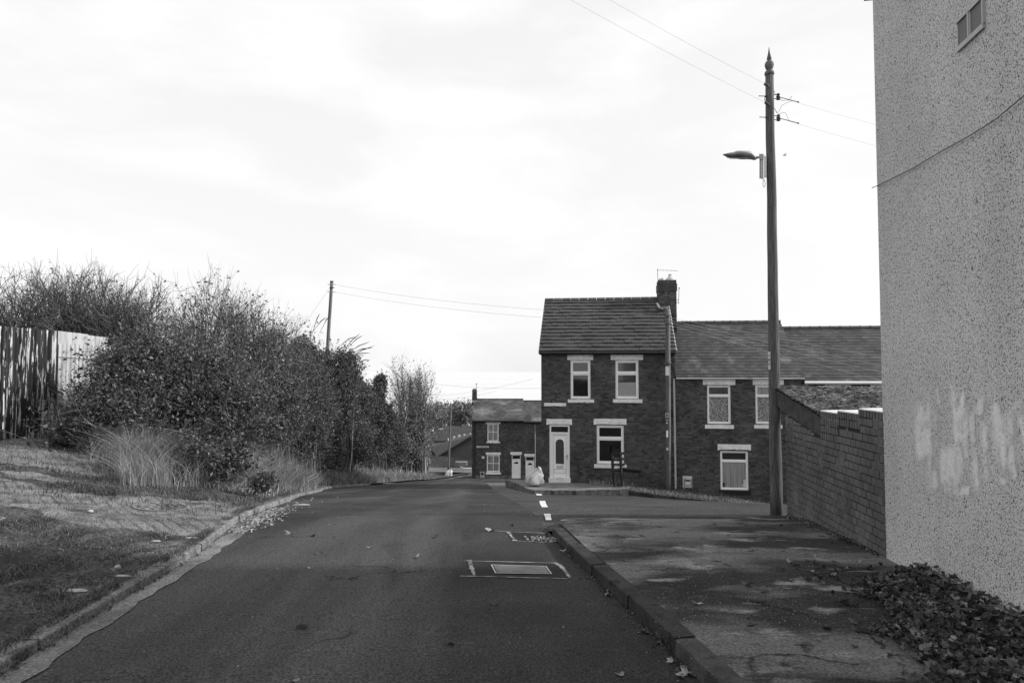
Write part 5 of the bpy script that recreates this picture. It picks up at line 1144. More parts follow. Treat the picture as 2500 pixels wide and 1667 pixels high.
pq('wall', [(1025, 1075.5, 128), (1092, 1075.5, 128), (1092, 1100, 128), (1025, 1100, 128)], gm('far_white', .3, .36, scale=.5), wh, (0, 5, 0))
pq('roof', [(1022, 1076, 127.6), (1094, 1076, 127.6), (1090, 1052, 131), (1030, 1052, 131)], farroof, wh, (0, 0, -.2))
m = MB(); a, b = P(1046.5, 1089, 127.9), P(1052, 1079, 127.9); m.box(a.x, b.x, 127.85, 128.1, a.z, b.z); m.out('window', white, wh); 
fn = empty('paling_fence', (0, 0, 0), label='weathered upright paling fence in front of the distant bungalow', cat='fence'); fr_ = []
for i in range(46):
    px = 1052+i*2.25; yt, ybm = np.interp(px, [1052, 1094, 1098, 1160], [1112, 1114, 1118, 1123]), np.interp(px, [1052, 1094, 1160], [1141, 1141.5, 1147])
    a, b = P(px, yt+random.uniform(-.6, .6), 102), P(px, ybm+2, 102); m = MB(); m.box(a.x-.05, a.x+.05, 101.97, 102, b.z, a.z); m.out('pale', woodd if i > 19 else gm('pale_wood', .12, .2, scale=2) if i == 0 else MATS['pale_wood'], fn)
m = MB(); m.tube([P(1050, 1121, 102.1), P(1157, 1129, 102.1)], .05, 4); m.tube([P(1050, 1134, 102.1), P(1157, 1140, 102.1)], .05, 4); m.out('rail', woodd, fn)
pq('far_pavement', [(1040, 1140, 103), (1300, 1146, 100), (1300, 1157, 90), (1030, 1150, 94)], gm('far_paving', .10, .14, scale=.6), None, kind='structure')
sl = empty('skip', P(1135, 1134, 97), label='low pale planter box and bags in front of the bungalow fence', cat='planter')
m = MB(); a, b = P(1112, 1136, 97), P(1140, 1127, 97); m.box(a.x, b.x, -.5, .8, a.z, b.z); 
for v in range(len(m.V)): m.V[v] = (m.V[v][0]-sl.location.x, m.V[v][1], m.V[v][2]-sl.location.z)
m.out('box', gm('planter', .12, .2, scale=2), sl); m = MB(); m.tube([P(1124, 1139, 96.5)-sl.location, P(1133, 1142.5, 96.2)-sl.location, P(1151, 1142.5, 96.2)-sl.location], .09, 5); m.out('edging', metall, sl)
# ------------------------------------------------------------------ vegetation
def norm(a): return a/np.maximum(np.linalg.norm(a, axis=-1, keepdims=True), 1e-9)
def tubes(PL, R, sides=3):
    """PL (n,k,3) polylines, R (n,k) radii"""
    n, k, _ = PL.shape; T = np.gradient(PL, axis=1); T = norm(T); ref = np.where(np.abs(T[..., 2:3]) > .9, np.array([1., 0, 0]), np.array([0, 0, 1.]))
    A = norm(np.cross(T, ref)); Bv = np.cross(T, A); ring = []
    for j in range(sides): t = 2*math.pi*j/sides; ring.append(PL+(A*math.cos(t)+Bv*math.sin(t))*R[..., None])
    V = np.stack(ring, 2).reshape(-1, 3); idx = np.arange(n*k*sides).reshape(n, k, sides); F = []
    for j in range(sides):
        a, b = idx[:, :-1, j], idx[:, :-1, (j+1) % sides]; c, d = idx[:, 1:, (j+1) % sides], idx[:, 1:, j]; F.append(np.stack([a, b, c, d], -1).reshape(-1, 4))
    return V, np.concatenate(F)
def leaves(C, size, up=.0, elong=1.6, droop=None):
    n = len(C); a = norm(rng.normal(size=(n, 3))+np.array([0, 0, up])); r = rng.normal(size=(n, 3)); b = norm(np.cross(a, r)); s = size*rng.uniform(.55, 1.3, n)[:, None]
    c = np.cross(a, b); fold = c*s*.18
    Q = np.stack([C-a*s*.5*elong, C+b*s*.42+fold, C+a*s*.5*elong, C-b*s*.42+fold], 1); return Q.reshape(-1, 3), np.arange(n*4).reshape(-1, 4)
def bez(p0, p1, p2, k):
    t = np.linspace(0, 1, k)[None, :, None]; return (1-t)**2*p0[:, None]+2*t*(1-t)*p1[:, None]+t*t*p2[:, None]
def shrub(name, cells, nm, ns, nt, nl, ls, bm, lm, up=.6, spread=1.0, twig=.5, leaf_shell=.0, zfun=zbank, r0=.02, elong=1.6, leafup=.0, sub=.8, **k):
    """cells: list of (xc, ytop, ybot, half px, Y, depth m) ellipsoids read off the photograph"""
    e = empty(name, (0, 0, 0), **k); nc = len(cells); cw = np.array([c[3]*(c[2]-c[1]) for c in cells], float); cw /= cw.sum()
    ci = rng.choice(nc, nm, p=cw); CC = []; RR = []
    for (xc, yt, yb_, hw, Y, dp_) in cells:
        a, b = P(xc, yt, Y), P(xc, yb_, Y); CC.append(((a+b)/2)[:]); RR.append((hw*Y/FPX, dp_, (a.z-b.z)/2))
    CC = np.array(CC); RR = np.array(RR)
    th = rng.uniform(0, 2*math.pi, nm); u = rng.uniform(-.25, 1, nm); rr = rng.uniform(.75, 1.02, nm); q = np.sqrt(np.maximum(0, 1-u*u))
    tip = CC[ci]+RR[ci]*np.stack([q*np.cos(th), q*np.sin(th), u], 1)*rr[:, None]
    bx_ = CC[ci, 0]+RR[ci, 0]*rng.uniform(-.5, .5, nm)+.25*(tip[:, 0]-CC[ci, 0]); by_ = CC[ci, 1]+RR[ci, 1]*rng.uniform(-.4, .4, nm)
    bz_ = np.array([zfun(x, y)-.1 for x, y in zip(bx_, by_)]); base = np.stack([bx_, by_, bz_], 1)
    ctl = base*.5+tip*.5; ctl[:, 2] += np.abs(tip[:, 2]-base[:, 2])*.25*up; ctl[:, :2] -= (tip-base)[:, :2]*.2; ctl += rng.normal(size=ctl.shape)*.08
    K = 7; M1 = bez(base, ctl, tip, K); M1[:, 1:-1] += rng.normal(size=(nm, K-2, 3))*.035; h = np.linalg.norm(tip-base, axis=1)
    R1 = np.linspace(1, .25, K)[None]*(r0*(.6+.25*h))[:, None]; Vs = [tubes(M1, R1, 4)]
    def child(PLs, n, lo, hi, ln, upf, K2, r):
        i = rng.integers(0, len(PLs), n); t = rng.uniform(lo, hi, n)*(PLs.shape[1]-1); f = np.floor(t).astype(int); f = np.minimum(f, PLs.shape[1]-2); w = (t-f)[:, None]
        s = PLs[i, f]*(1-w)+PLs[i, f+1]*w; d = norm(PLs[i, f+1]-PLs[i, f]); d2 = norm(d*.8+rng.normal(size=(n, 3))*.75+np.array([0, 0, upf])); L_ = ln*rng.uniform(.5, 1.3, n)[:, None]
        c = s+d2*L_*.5; e_ = s+d2*L_+np.array([0, 0, upf*.25])*L_+rng.normal(size=(n, 3))*.06*L_; PL = bez(s, c, e_, K2); PL[:, 1:-1] += rng.normal(size=(n, K2-2, 3))*.02*ln; return PL, np.linspace(1, .4, K2)[None]*np.full((n, 1), r)
    M2, R2 = child(M1, ns, .35, 1, sub, up*.6, 5, r0*.45); Vs.append(tubes(M2, R2, 3))
    M3, R3 = child(np.concatenate([M2]), nt, .2, 1, twig, up*.5, 4, r0*.22); Vs.append(tubes(M3, R3, 3))
    off = 0; VV = []; FF = []
    for V_, F_2 in Vs: VV.append(V_); FF.append(F_2+off); off += len(V_)
    npm('stems', np.concatenate(VV), np.concatenate(FF), bm, e)
    if nl:
        i = rng.integers(0, len(M3), nl); t = rng.uniform(.1, 1, nl)*3; f = np.minimum(np.floor(t).astype(int), 2); w = (t-f)[:, None]; C = M3[i, f]*(1-w)+M3[i, f+1]*w+rng.normal(size=(nl, 3))*.04
        if leaf_shell > 0:      # mass of leaves through the crown volume
            n2 = int(nl*leaf_shell); j = rng.choice(nc, n2, p=cw); d = norm(rng.normal(size=(n2, 3))); d[:, 2] = np.where(d[:, 2] < -.6, -d[:, 2], d[:, 2]); rad = rng.uniform(.55, 1.0, n2)**.6
            lump = 1+.13*np.sin(d[:, 0]*7+j*2.3)*np.cos(d[:, 2]*9+j)+.09*np.sin(d[:, 1]*13+d[:, 2]*11+j); C2 = CC[j]+RR[j]*d*(rad*lump)[:, None]+rng.normal(size=(n2, 3))*.05; C = np.concatenate([C, C2])
        V_, F_2 = leaves(C, ls, leafup, elong); npm('foliage', V_, F_2, lm, e)
    return e
def cell(xc, yt, yb_, hw, Y, d=1.5): return (xc, yt, yb_, hw, Y, d)
GL = 'bushes on the left bank'
shrub('bare_bush', [cell(60, 695, 900, 95, 19), cell(165, 672, 900, 80, 19.5)], 70, 1100, 6500, 1100, .055, bark, leafm, r0=.026, twig=.42, sub=.8, label='bare twiggy bush rising behind the black peeling fence', cat='bush', group=GL)
shrub('bare_bush', [cell(250, 700, 920, 66, 20), cell(335, 708, 930, 56, 20.5)], 70, 1100, 6500, 1300, .055, bark, leafm, r0=.026, twig=.42, sub=.8, label='rounded twiggy bush between the fence end and the tall leafy bush', cat='bush', group=GL)
shrub('leafy_bush', [cell(510, 722, 960, 70, 20), cell(455, 780, 960, 40, 19)], 45, 650, 3600, 2200, .06, barkl, leafm, r0=.02, up=.9, label='tall loose bush with one thin shoot standing highest left of centre', cat='bush', group=GL)
shrub('leafy_bush', [cell(615, 755, 960, 68, 22), cell(695, 795, 980, 48, 27)], 60, 800, 4600, 3600, .06, barkl, leafm, r0=.02, leaf_shell=.1, up=.9, label='many-stemmed bush just left of the leaning pole', cat='bush', group=GL)
shrub('bramble_thicket', [cell(345, 840, 1120, 100, 15.6, 1.4), cell(285, 960, 1100, 90, 14.8, 1.2), cell(215, 1030, 1095, 70, 14.6, .8), cell(470, 845, 1100, 105, 17, 1.8)], 110, 1500, 7500, 26000, .058, barkl, leafd, r0=.014, leaf_shell=1.4, up=.3, label='dark bramble thicket spilling over the end of the pale fence', cat='bush', group=GL)
shrub('bramble_thicket', [cell(620, 870, 1140, 120, 21, 2), cell(560, 930, 1150, 95, 16.5, 1.5), cell(735, 880, 1140, 75, 28, 2)], 140, 1900, 11000, 34000, .058, barkl, leafd, r0=.014, leaf_shell=1.2, up=.5, label='broad bramble and shrub mass in the middle of the left bank', cat='bush', group=GL)
shrub('buddleia', [cell(800, 860, 1120, 66, 34, 1.8), cell(845, 858, 960, 30, 34, 1), cell(738, 822, 1000, 46, 31, 1.6)], 110, 1500, 7500, 15000, .075, barkl, leafm, r0=.02, leaf_shell=.7, up=.8, elong=2.4, label='buddleia with long pointed seed heads right of the leaning pole', cat='bush', group=GL)
shrub('privet_bush', [cell(905, 950, 1140, 52, 44, 2.2), cell(858, 925, 1140, 50, 40, 2), cell(945, 1000, 1150, 38, 48, 2), cell(928, 915, 970, 16, 45, 1)], 60, 800, 4000, 32000, .085, bark, leafp, r0=.02, leaf_shell=1.8, up=.5, label='dense dark privet bush sloping down towards the sapling', cat='bush', group=GL)
shrub('low_bush', [cell(835, 985, 1168, 66, 36, 1.2), cell(745, 1010, 1175, 55, 29, 1.2), cell(800, 1050, 1175, 42, 32, .8), cell(895, 1030, 1165, 45, 43, 1.6)], 110, 1500, 6500, 30000, .062, barkl, leafd, r0=.012, leaf_shell=1.6, up=.4, label='low leafy undergrowth along the foot of the bank before the bend', cat='bush', group=GL)
shrub('low_bush', [cell(955, 1030, 1165, 40, 51, 1.6), cell(1005, 1060, 1165, 34, 57, 1.6)], 60, 700, 3000, 14000, .09, barkl, leafm, r0=.014, leaf_shell=1.5, up=.4, label='leafy undergrowth between the privet and the sapling foot', cat='bush', group=GL)
shrub('sapling', [cell(1005, 895, 1080, 46, 56, 2), cell(1032, 960, 1110, 28, 57, 2), cell(985, 890, 1050, 26, 55, 1.5)], 30, 420, 3000, 2600, .10, barkl, leafl, r0=.032, twig=.8, sub=1.5, up=1.4, label='airy pale leaved sapling at the end of the hedge before the bend', cat='tree')
shrub('sapling_undergrowth', [cell(1008, 1010, 1155, 42, 56, 2), cell(1032, 1050, 1160, 18, 58, 1.2)], 30, 400, 2200, 9000, .11, barkl, leafl, r0=.03, leaf_shell=.8, up=.8, label='pale leafy growth round the foot of the sapling', cat='bush')
shrub('bramble_clump', [cell(330, 1105, 1165, 45, 12.6, .5), cell(450, 1075, 1160, 40, 12.9, .5), cell(645, 1158, 1200, 20, 11.9, .25), cell(555, 1090, 1160, 35, 12.6, .4)], 50, 400, 1500, 4200, .05, bark, leafd, r0=.008, leaf_shell=1.5, up=.3, twig=.2, sub=.35, label='low dark bramble clumps in front of the tall dry grass', cat='bush', group=GL)
# the single high shoot and the buddleia seed heads
m = MB(); m.tube([P(500, 760, 20), P(520, 730, 20), P(533, 690, 20), P(534, 655, 20)], [.012, .01, .007, .004], 4)
for a, b in (((534, 656), (526, 657)), ((534, 656), (540, 659)), ((533, 670), (527, 664)), ((520, 700), (497, 680)), ((497, 680), (486, 690)), ((510, 720), (470, 700)), ((470, 700), (438, 712)), ((497, 680), (505, 676))): m.tube([P(*a, 20), P(*b, 20)], .006, 3)
m.out('bare_shoot', bark, None, label='single long bare shoot sticking up highest above the left bushes', cat='shoot')
m = MB()
for (ax, ay, bx2, by2) in ((850, 842, 872, 820), (860, 838, 880, 822), (860, 855, 893, 838), (868, 858, 900, 850), (865, 868, 895, 862), (850, 880, 880, 868), (860, 900, 882, 885), (862, 868, 903, 848), (842, 835, 862, 824), (880, 885, 897, 878), (770, 790, 778, 770), (775, 795, 792, 778), (792, 790, 802, 775)):
    a, b = P(ax, ay, 33), P(bx2, by2, 32.7); c = a.lerp(b, .5)+Vector((0, 0, .05)); m.tube([a+(a-b)*1.2-Vector((0, 0, .1)), a, c, b, b+(b-c)*.6], [.008, .012, .024, .018, .004], 5)
m.out('seed_head', gm('seed_head', .04, .07, scale=20), bpy.data.objects['buddleia'])
# grasses
def blades(C, h, w, lean, mat, name, K=4, **k):
    n = len(C); az = rng.uniform(0, 2*math.pi, n); d = np.stack([np.cos(az), np.sin(az), np.zeros(n)], 1); hh = h*rng.uniform(.35, 1.25, n)*(1 if h < .3 else (.75+.35*np.sin(C[:, 0]*2.3+1)*np.sin(C[:, 1]*1.9)+.2*np.sin(C[:, 0]*7-C[:, 1]*5))); ln = lean*rng.uniform(.1, 1.2, n)*hh
    tt = np.linspace(0, 1, K); pts = C[:, None]+np.stack([d[:, None, 0]*ln[:, None]*tt[None]**2, d[:, None, 1]*ln[:, None]*tt[None]**2, hh[:, None]*tt[None]*(1-.25*tt[None])], -1)
    s = np.stack([-d[:, 1], d[:, 0], np.zeros(n)], 1); s = norm(s+rng.normal(size=s.shape)*.4); ww = (w*rng.uniform(.6, 1.4, n))[:, None]*(1-tt[None]**1.5*.95); Lf = pts-s[:, None]*ww[..., None]; Rt = pts+s[:, None]*ww[..., None]
    V = np.stack([Lf, Rt], 2).reshape(-1, 3); idx = np.arange(n*K*2).reshape(n, K, 2); F = np.stack([idx[:, :-1, 0], idx[:, :-1, 1], idx[:, 1:, 1], idx[:, 1:, 0]], -1).reshape(-1, 4); return npm(name, V, F, mat, None, kind='stuff', **k)
def nz(x, y, s=1.0): return (math.sin(x*1.9*s+1.3)*math.sin(y*1.3*s+.4)+.6*math.sin(x*4.1*s-y*2.7*s)+.4*math.sin(y*6.3*s+x*3.3*s))/2
def scatter(n, ylo, yhi, dlo, dhi, dens, zf=zbank, ypow=1.0):
    out = []; 
    while len(out) < n:
        y = ylo+(yhi-ylo)*random.random()**ypow; d = dlo+(dhi-dlo)*random.random(); x = XL(y)-.13-d
        if random.random() < dens(x, y, d): out.append((x, y, zf(x, y)-.01))
    return np.array(out)
def tall_d(x, y, d):
    px = 1250+1650*x/y
    if px < 300: return 0 if px < 225 or random.random() < .7 else max(0, .3*nz(x, y, .8))
    lo = np.interp(y, [9, 11, 13, 16, 22, 30], [2.2, 1.6, .8, .35, .25, .2]); hi = np.interp(y, [9, 13, 16, 22, 30], [4.4, 3.8, 3.0, 2.2, 1.8])
    return 0 if d < lo or d > hi else max(.30 if px > 560 else 0, .38+.9*nz(x, y, .9))
blades(scatter(52000, 10.5, 24, .2, 4.4, tall_d), .95, .0028, 1.0, drygrass, 'tall_dry_grass', 6, label='tall dry grass along the foot of the bushes')
blades(scatter(34000, 20, 58, .03, 2.8, lambda x, y, d: max(.05, .7-.2*d)), .7, .008, .9, drygrass, 'pale_dry_grass', 4, label='low pale dry grass beside the bend')
blades(scatter(5000, 12, 24, .1, 1.2, lambda x, y, d: .5+.4*nz(x, y)), .22, .005, .9, drygrass, 'matted_dry_grass', 3)
def inside(x, y, poly_):
    c = False; j = len(poly_)-1
    for i in range(len(poly_)):
        xi, yi = poly_[i]; xj, yj = poly_[j]
        if (yi > y) != (yj > y) and x < (xj-xi)*(y-yi)/(yj-yi)+xi: c = not c
        j = i
    return c
def short_d(x, y, d):
    v = .32+.6*nz(x, y, 1.4)+.35*nz(x, y, 4)
    if any(inside(x, y, p) for p in DRW): v = .06+max(0, nz(x, y, 2.5)-.35)*.6
    return max(0, v)*(1 if d > .05 else .4)
near = lambda x, y, d: short_d(x, y, d)
blades(scatter(110000, 2.4, 8.5, 0, 6.5, near, ypow=1.3), .05, .0032, 1.2, greengrass, 'verge_grass', 3, label='short worn grass on the left verge')
blades(scatter(42000, 8.5, 20, 0, 7.5, short_d, ypow=1.2), .10, .005, .9, greengrass, 'rough_grass', 3, label='rough grass between the driveway and the bushes')
blades(scatter(9000, 2.4, 12, 0, 6.5, lambda x, y, d: short_d(x, y, d)*max(0, nz(x, y, .7))), .045, .002, 1.5, drygrass, 'dead_grass', 3)
# grass on the strip before the terrace
def between(A, B_, n, lo=0, hi=1, up=.0):
    out = []
    for _ in range(n):
        t = random.random()*(len(A)-1.001); i = int(t); f = t-i; a = A[i].lerp(A[i+1], f); b = B_[i].lerp(B_[i+1], f); s = lo+(hi-lo)*random.random(); out.append(tuple(a.lerp(b, s)+Vector((0, 0, up))))
    return np.array(out)
blades(between(vf, vb, 15000), .10, .006, .8, greengrass, 'strip_grass', 3, label='grass strip in front of the terrace')
blades(between(vf, vb, 2500, 0, .35), .16, .007, 1.2, drygrass, 'strip_dead_grass', 3)
blades(between([P(1440, 1182, 27.6), P(1500, 1185, 27.4), P(1545, 1190, 27)], [facp(1440, 1179), facp(1500, 1181), facp(1545, 1186)], 500), .3, .007, .8, drygrass, 'weeds', 4)
blades(np.array([(XL(y)-.13+random.uniform(-.03, .09), y, zroad(XL(y), y)+.078) for y in (2.5+8*random.random()**1.2 for _ in range(9000)) if nz(0, y*2.2, 1)+random.random()*.9 > .45]), .05, .0028, 1.4, greengrass, 'kerb_edge_grass', 3)
# background trees
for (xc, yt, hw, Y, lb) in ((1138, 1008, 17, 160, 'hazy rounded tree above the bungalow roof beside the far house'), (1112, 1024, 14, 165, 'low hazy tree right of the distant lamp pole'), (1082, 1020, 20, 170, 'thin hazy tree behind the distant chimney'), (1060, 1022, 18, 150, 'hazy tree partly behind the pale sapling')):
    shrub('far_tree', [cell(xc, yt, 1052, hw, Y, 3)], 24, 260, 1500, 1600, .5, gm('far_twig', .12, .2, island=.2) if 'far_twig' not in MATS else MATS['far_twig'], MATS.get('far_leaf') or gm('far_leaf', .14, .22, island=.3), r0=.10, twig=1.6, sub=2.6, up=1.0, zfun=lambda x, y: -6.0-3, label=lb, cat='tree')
# ------------------------------------------------------------------ fence on the left
FA, FB_, FC_ = B(-170, 1083), B(2, 1074.5), B(128, 1066)
def fence_run(par, a, b, ztop_a, ztop_b, pitch, amp, mat, per, name, inner=False):
    L_ = (Vector((b.x, b.y, 0))-Vector((a.x, a.y, 0))).length; d = Vector((b.x-a.x, b.y-a.y, 0)).normalized(); nn = Vector((d.y, -d.x, 0)); s = 0; k_ = 0
    while s < L_-.02:
        e = min(L_, s+per); V = []; F = []; n = int((e-s)/pitch*8)+1; dz = random.uniform(-.012, .012)
        for i in range(n+1):
            t = s+(e-s)*i/n; ph = (t/pitch) % 1; o_ = amp*(1 if ph < .4 else 1-(ph-.4)/.1 if ph < .5 else 0 if ph < .9 else (ph-.9)/.1)
            p = Vector((a.x, a.y, 0))+d*t+nn*(o_+.004*(k_ % 2)); zb = a.z+(b.z-a.z)*t/L_-.05; zt_2 = ztop_a+(ztop_b-ztop_a)*t/L_+dz
            V += [Vector((p.x, p.y, zb)), Vector((p.x, p.y, zt_2)), Vector((p.x, p.y, zb))-nn*.003, Vector((p.x, p.y, zt_2))-nn*.003]
        for i in range(n): F += [(4*i, 4*i+4, 4*i+5, 4*i+1), (4*i+2, 4*i+3, 4*i+7, 4*i+6), (4*i+1, 4*i+5, 4*i+7, 4*i+3)]
        pm(name, V, F, mat, par); s = e; k_ += 1
f1 = empty('metal_fence', (0, 0, 0), label='black corrugated metal fence with white paint peeling through at the left edge', cat='fence')
zt1 = ZP(797, FB_.y); zt0 = ZP(808, FC_.y)
fence_run(f1, FA, FB_, zt1, zt1, .17, .045, peeling, .51, 'corrugated_sheet'); fence_run(f1, FB_, FC_, zt1, zt0, .17, .045, peeling, .51, 'corrugated_sheet')
m = MB(); m.tube([Vector((FC_.x+.03, FC_.y, FC_.z-.1)), Vector((FC_.x+.03, FC_.y, zt0+.01))], .035, 4); m.out('post', black, f1)
f2 = empty('metal_fence', (0, 0, 0), label='pale sheet metal fence running back into the brambles', cat='fence')
FD_ = P(262, 1050, 18.2); FD_.z = FC_.z-.1; c0_ = Vector((FC_.x+.03, FC_.y+.04, FC_.z))
fence_run(f2, c0_+Vector((-.06, .02, 0)), FD_+Vector((-.06, 0, 0)), zt0+.01, ZP(823, 18.2), .16, .012, sheetm, .6, 'sheet_panel')
fence_run(f2, c0_, FD_, zt0-.30, ZP(845, 18.2), .155, .03, sheetm, .155, 'upright_board')
m = MB(); q_ = zt0-.62; m.tube([c0_+Vector((.05, 0, q_-c0_.z)), Vector((FD_.x+.05, FD_.y, q_-.05))], .008, 4); m.out('tie_wire', wire, f2)
# ------------------------------------------------------------------ fallen leaves
def leaf_mesh(seed, mat):
    r_ = random.Random(seed); V = [(0, 0, .006)]; n = 13; F = []
    for i in range(n):
        t = i/n*2*math.pi; lob = 1 if i % 2 == 0 else .55; rr = .5*lob*(1.15 if i in (0,) else r_.uniform(.75, 1.05)); z = r_.uniform(-.01, .12)*rr*2+.10*math.sin(2*t+seed)
        V.append((rr*math.cos(t), rr*math.sin(t), z+.06))
    for i in range(n): F.append((0, 1+i, 1+(i+1) % n))
    me = bpy.data.meshes.new('fallen_leaf'); me.from_pydata(V, [], F); me.materials.append(mat); return me
LMS = [leaf_mesh(i, deadleaf) for i in range(5)]; LMP = [leaf_mesh(20+i, paleleaf) for i in range(3)]
def put_leaf(p, size, pale, label):
    o = bpy.data.objects.new('fallen_leaf', random.choice(LMP if pale else LMS)); COL.objects.link(o); o.location = p+Vector((0, 0, .004)); o.rotation_euler = (random.uniform(-.35, .35), random.uniform(-.35, .35), random.uniform(0, 6.28)); o.scale = (size, size*random.uniform(.6, .9), size)
    tag(o, label, 'leaf', 'leaves scattered on road and pavement')
RL = [(1198, 1296, .12, 1, 'pale crumpled leaf at the far left end of the small road patch'), (1252, 1283, .10, 0, 'dark leaf on the road just beyond the small road patch'), (1061, 1312, .09, 0, 'small dark leaf in mid road left of the small road patch'), (903, 1337, .07, 1, 'tiny pale leaf in the middle of the road above the faint dark stain'),
      (778, 1352, .09, 0, 'dark flat leaf on the left half of the road'), (707, 1304, .11, 1, 'pale leaf on the asphalt nearest the left gutter debris'), (762, 1309, .09, 0, 'dark leaf on the road just right of the pale gutter leaf'), (757, 1388, .05, 1, 'small bright white scrap on the left of the road'), (1022, 1393, .11, 0, 'leaf on the road left of the rectangular manhole cover'),
      (1017, 1362, .08, 1, 'thin pale leaf above the leaf left of the manhole cover'), (1204, 1481, .10, 0, 'leaf alone on the road below the manhole cover'), (725, 1534, .06, 0, 'smaller of two leaves together in the dark foreground road'), (740, 1533, .09, 0, 'larger of two leaves together in the dark foreground road'), (1099, 1573, .08, 0, 'dark leaf in the centre foreground of the road'),
      (717, 1664, .06, 1, 'pale leaf cut by the bottom edge of the picture'), (1376, 1345, .08, 1, 'pale leaf beside the far part of the right kerb'), (1442, 1412, .08, 0, 'dark curled leaf by the right kerb level with the manhole cover'), (1480, 1444, .08, 0, 'upper leaf of the close pair by the right kerb'), (1485, 1453, .08, 1, 'lower leaf of the close pair by the right kerb'),
      (1573, 1544, .10, 0, 'large curled leaf against the near right kerb'), (1604, 1570, .09, 0, 'leaf below the large curled one against the near kerb'), (1642, 1617, .09, 1, 'pale leaf beside the kerb near the bottom of the picture'), (1656, 1612, .08, 0, 'dark leaf leaning on the kerb near the bottom'), (1665, 1634, .08, 0, 'leaf topmost of the kerbside cluster at the bottom'), (1675, 1645, .09, 1, 'palest leaf in the kerbside cluster at the bottom'), (1690, 1650, .09, 0, 'right hand leaf in the kerbside cluster at the bottom'), (1660, 1652, .08, 1, 'left hand leaf in the kerbside cluster at the bottom'), (1514, 1648, .07, 0, 'lone leaf on the road at the bottom left of the kerb cluster')]
for (x, y, s, pale, lb) in RL: put_leaf(G(x, y), s*1.0, pale, lb)
PL_ = [(1702, 1475, .08, 1, 'pale leaf below the pale streak on the pavement'), (1695, 1401, .06, 0, 'small dark leaf in the middle of the pavement'), (1826, 1507, .06, 0, 'leaf on the speckled part of the pavement'), (1927, 1418, .10, 0, 'broad flat leaf on the pavement right of centre'), (1930, 1373, .08, 0, 'pale edged leaf on the pavement level with the wall foot'), (1990, 1357, .05, 1, 'thin pale leaf near the brick wall'),
       (2019, 1536, .09, 0, 'single curled leaf on the pavement left of the leaf pile'), (1825, 1430, .09, 0, 'flat dark leaf left of centre on the pavement'), (1978, 1395, .07, 1, 'upper left leaf of the little group near the wall corner'), (1992, 1402, .08, 0, 'middle leaf of the little group near the wall corner'), (2003, 1411, .08, 0, 'lowest leaf of the little group near the wall corner'), (2032, 1406, .09, 0, 'right leaf of the little group near the wall corner'),
       (1638, 1343, .09, 0, 'dark leaf on the cracked part of the pavement'), (1972, 1369, .05, 0, 'tiny leaf between the flat leaf and the wall foot'), (2095, 1373, .08, 1, 'leaf just left of the rendered wall corner'), (2084, 1580, .06, 0, 'small dark leaf below the leaf pile edge'), (1862, 1267, .06, 0, 'leaf at the back edge of the pavement left of the tall pole'), (1905, 1283, .07, 0, 'leaf on the pavement just in front of the tall pole')]
for (x, y, s, pale, lb) in PL_: put_leaf(PV(x, y), s, pale, lb)
# the heap of leaves along the rendered wall
lp = empty('leaf_pile', (0, 0, 0), label='long heap of dead leaves banked against the foot of the pebbledashed wall', cat='leaf pile'); allv = []
def heap(s, w):
    W_ = .70*sst(.35, 1.3, s)*(1+.12*math.sin(s*3.1)+.08*math.sin(s*7)); 
    return W_, max(0, .15*sst(.3, 1.0, s)*max(0, 1-w/max(W_, .01))**.8)
items = []
while len(items) < 3600:
    s = .3+5.2*random.random(); w = .9*random.random(); W_, hh = heap(s, w)
    if w > W_*random.uniform(.85, 1.05) and random.random() > .05: continue
    p = WA-WD*s+WN*(w+.02); z = zpav(p.x, p.y)+hh*random.uniform(.55, 1.05)+.008; items.append((s, p.x, p.y, z))
items.sort(key=lambda q: -q[3]+abs(q[0]-2.2)*.05)
def lmat(q, sz): return Matrix.Translation(q[1:4]) @ Matrix.Rotation(random.uniform(0, 6.28), 4, 'Z') @ Matrix.Rotation(random.uniform(-.9, .9), 4, 'X') @ Matrix.Rotation(random.uniform(-.5, .5), 4, 'Y') @ Matrix.Diagonal((sz, sz*random.uniform(.5, .95), sz*1.3, 1))
for q in items[:300]:
    o = bpy.data.objects.new('leaf', random.choice(LMS)); COL.objects.link(o); o.parent = lp; o.matrix_local = lmat(q, random.uniform(.05, .095))
VV = []; FFa = []; n0 = 0
for q in items[300:]:
    me = random.choice(LMS); M = lmat(q, random.uniform(.045, .085)); v = np.array([M @ vv.co for vv in me.vertices]); f = np.array([tuple(p_.vertices) for p_ in me.polygons]); VV.append(v); FFa.append(f+n0); n0 += len(v)
npm('leaf_litter', np.concatenate(VV), np.concatenate(FFa), deadleaf, lp, kind='stuff')
m = MB(); V = []; ns = 30
for i in range(ns+1):
    s = .3+5.4*i/ns
    for j in range(6):
        W_, _h = heap(s, 0); w = W_*.9*j/5; hh = heap(s, w)[1]*.6; p = WA-WD*s+WN*(w+.0); V.append((p.x, p.y, zpav(p.x, p.y)+hh+.004))
m.add(V, [(i*6+j, i*6+j+1, (i+1)*6+j+1, (i+1)*6+j) for i in range(ns) for j in range(5)]); m.out('rotten_base', gm('leaf_mould', .012, .03, scale=20, bump=.01, bscale=50), lp)
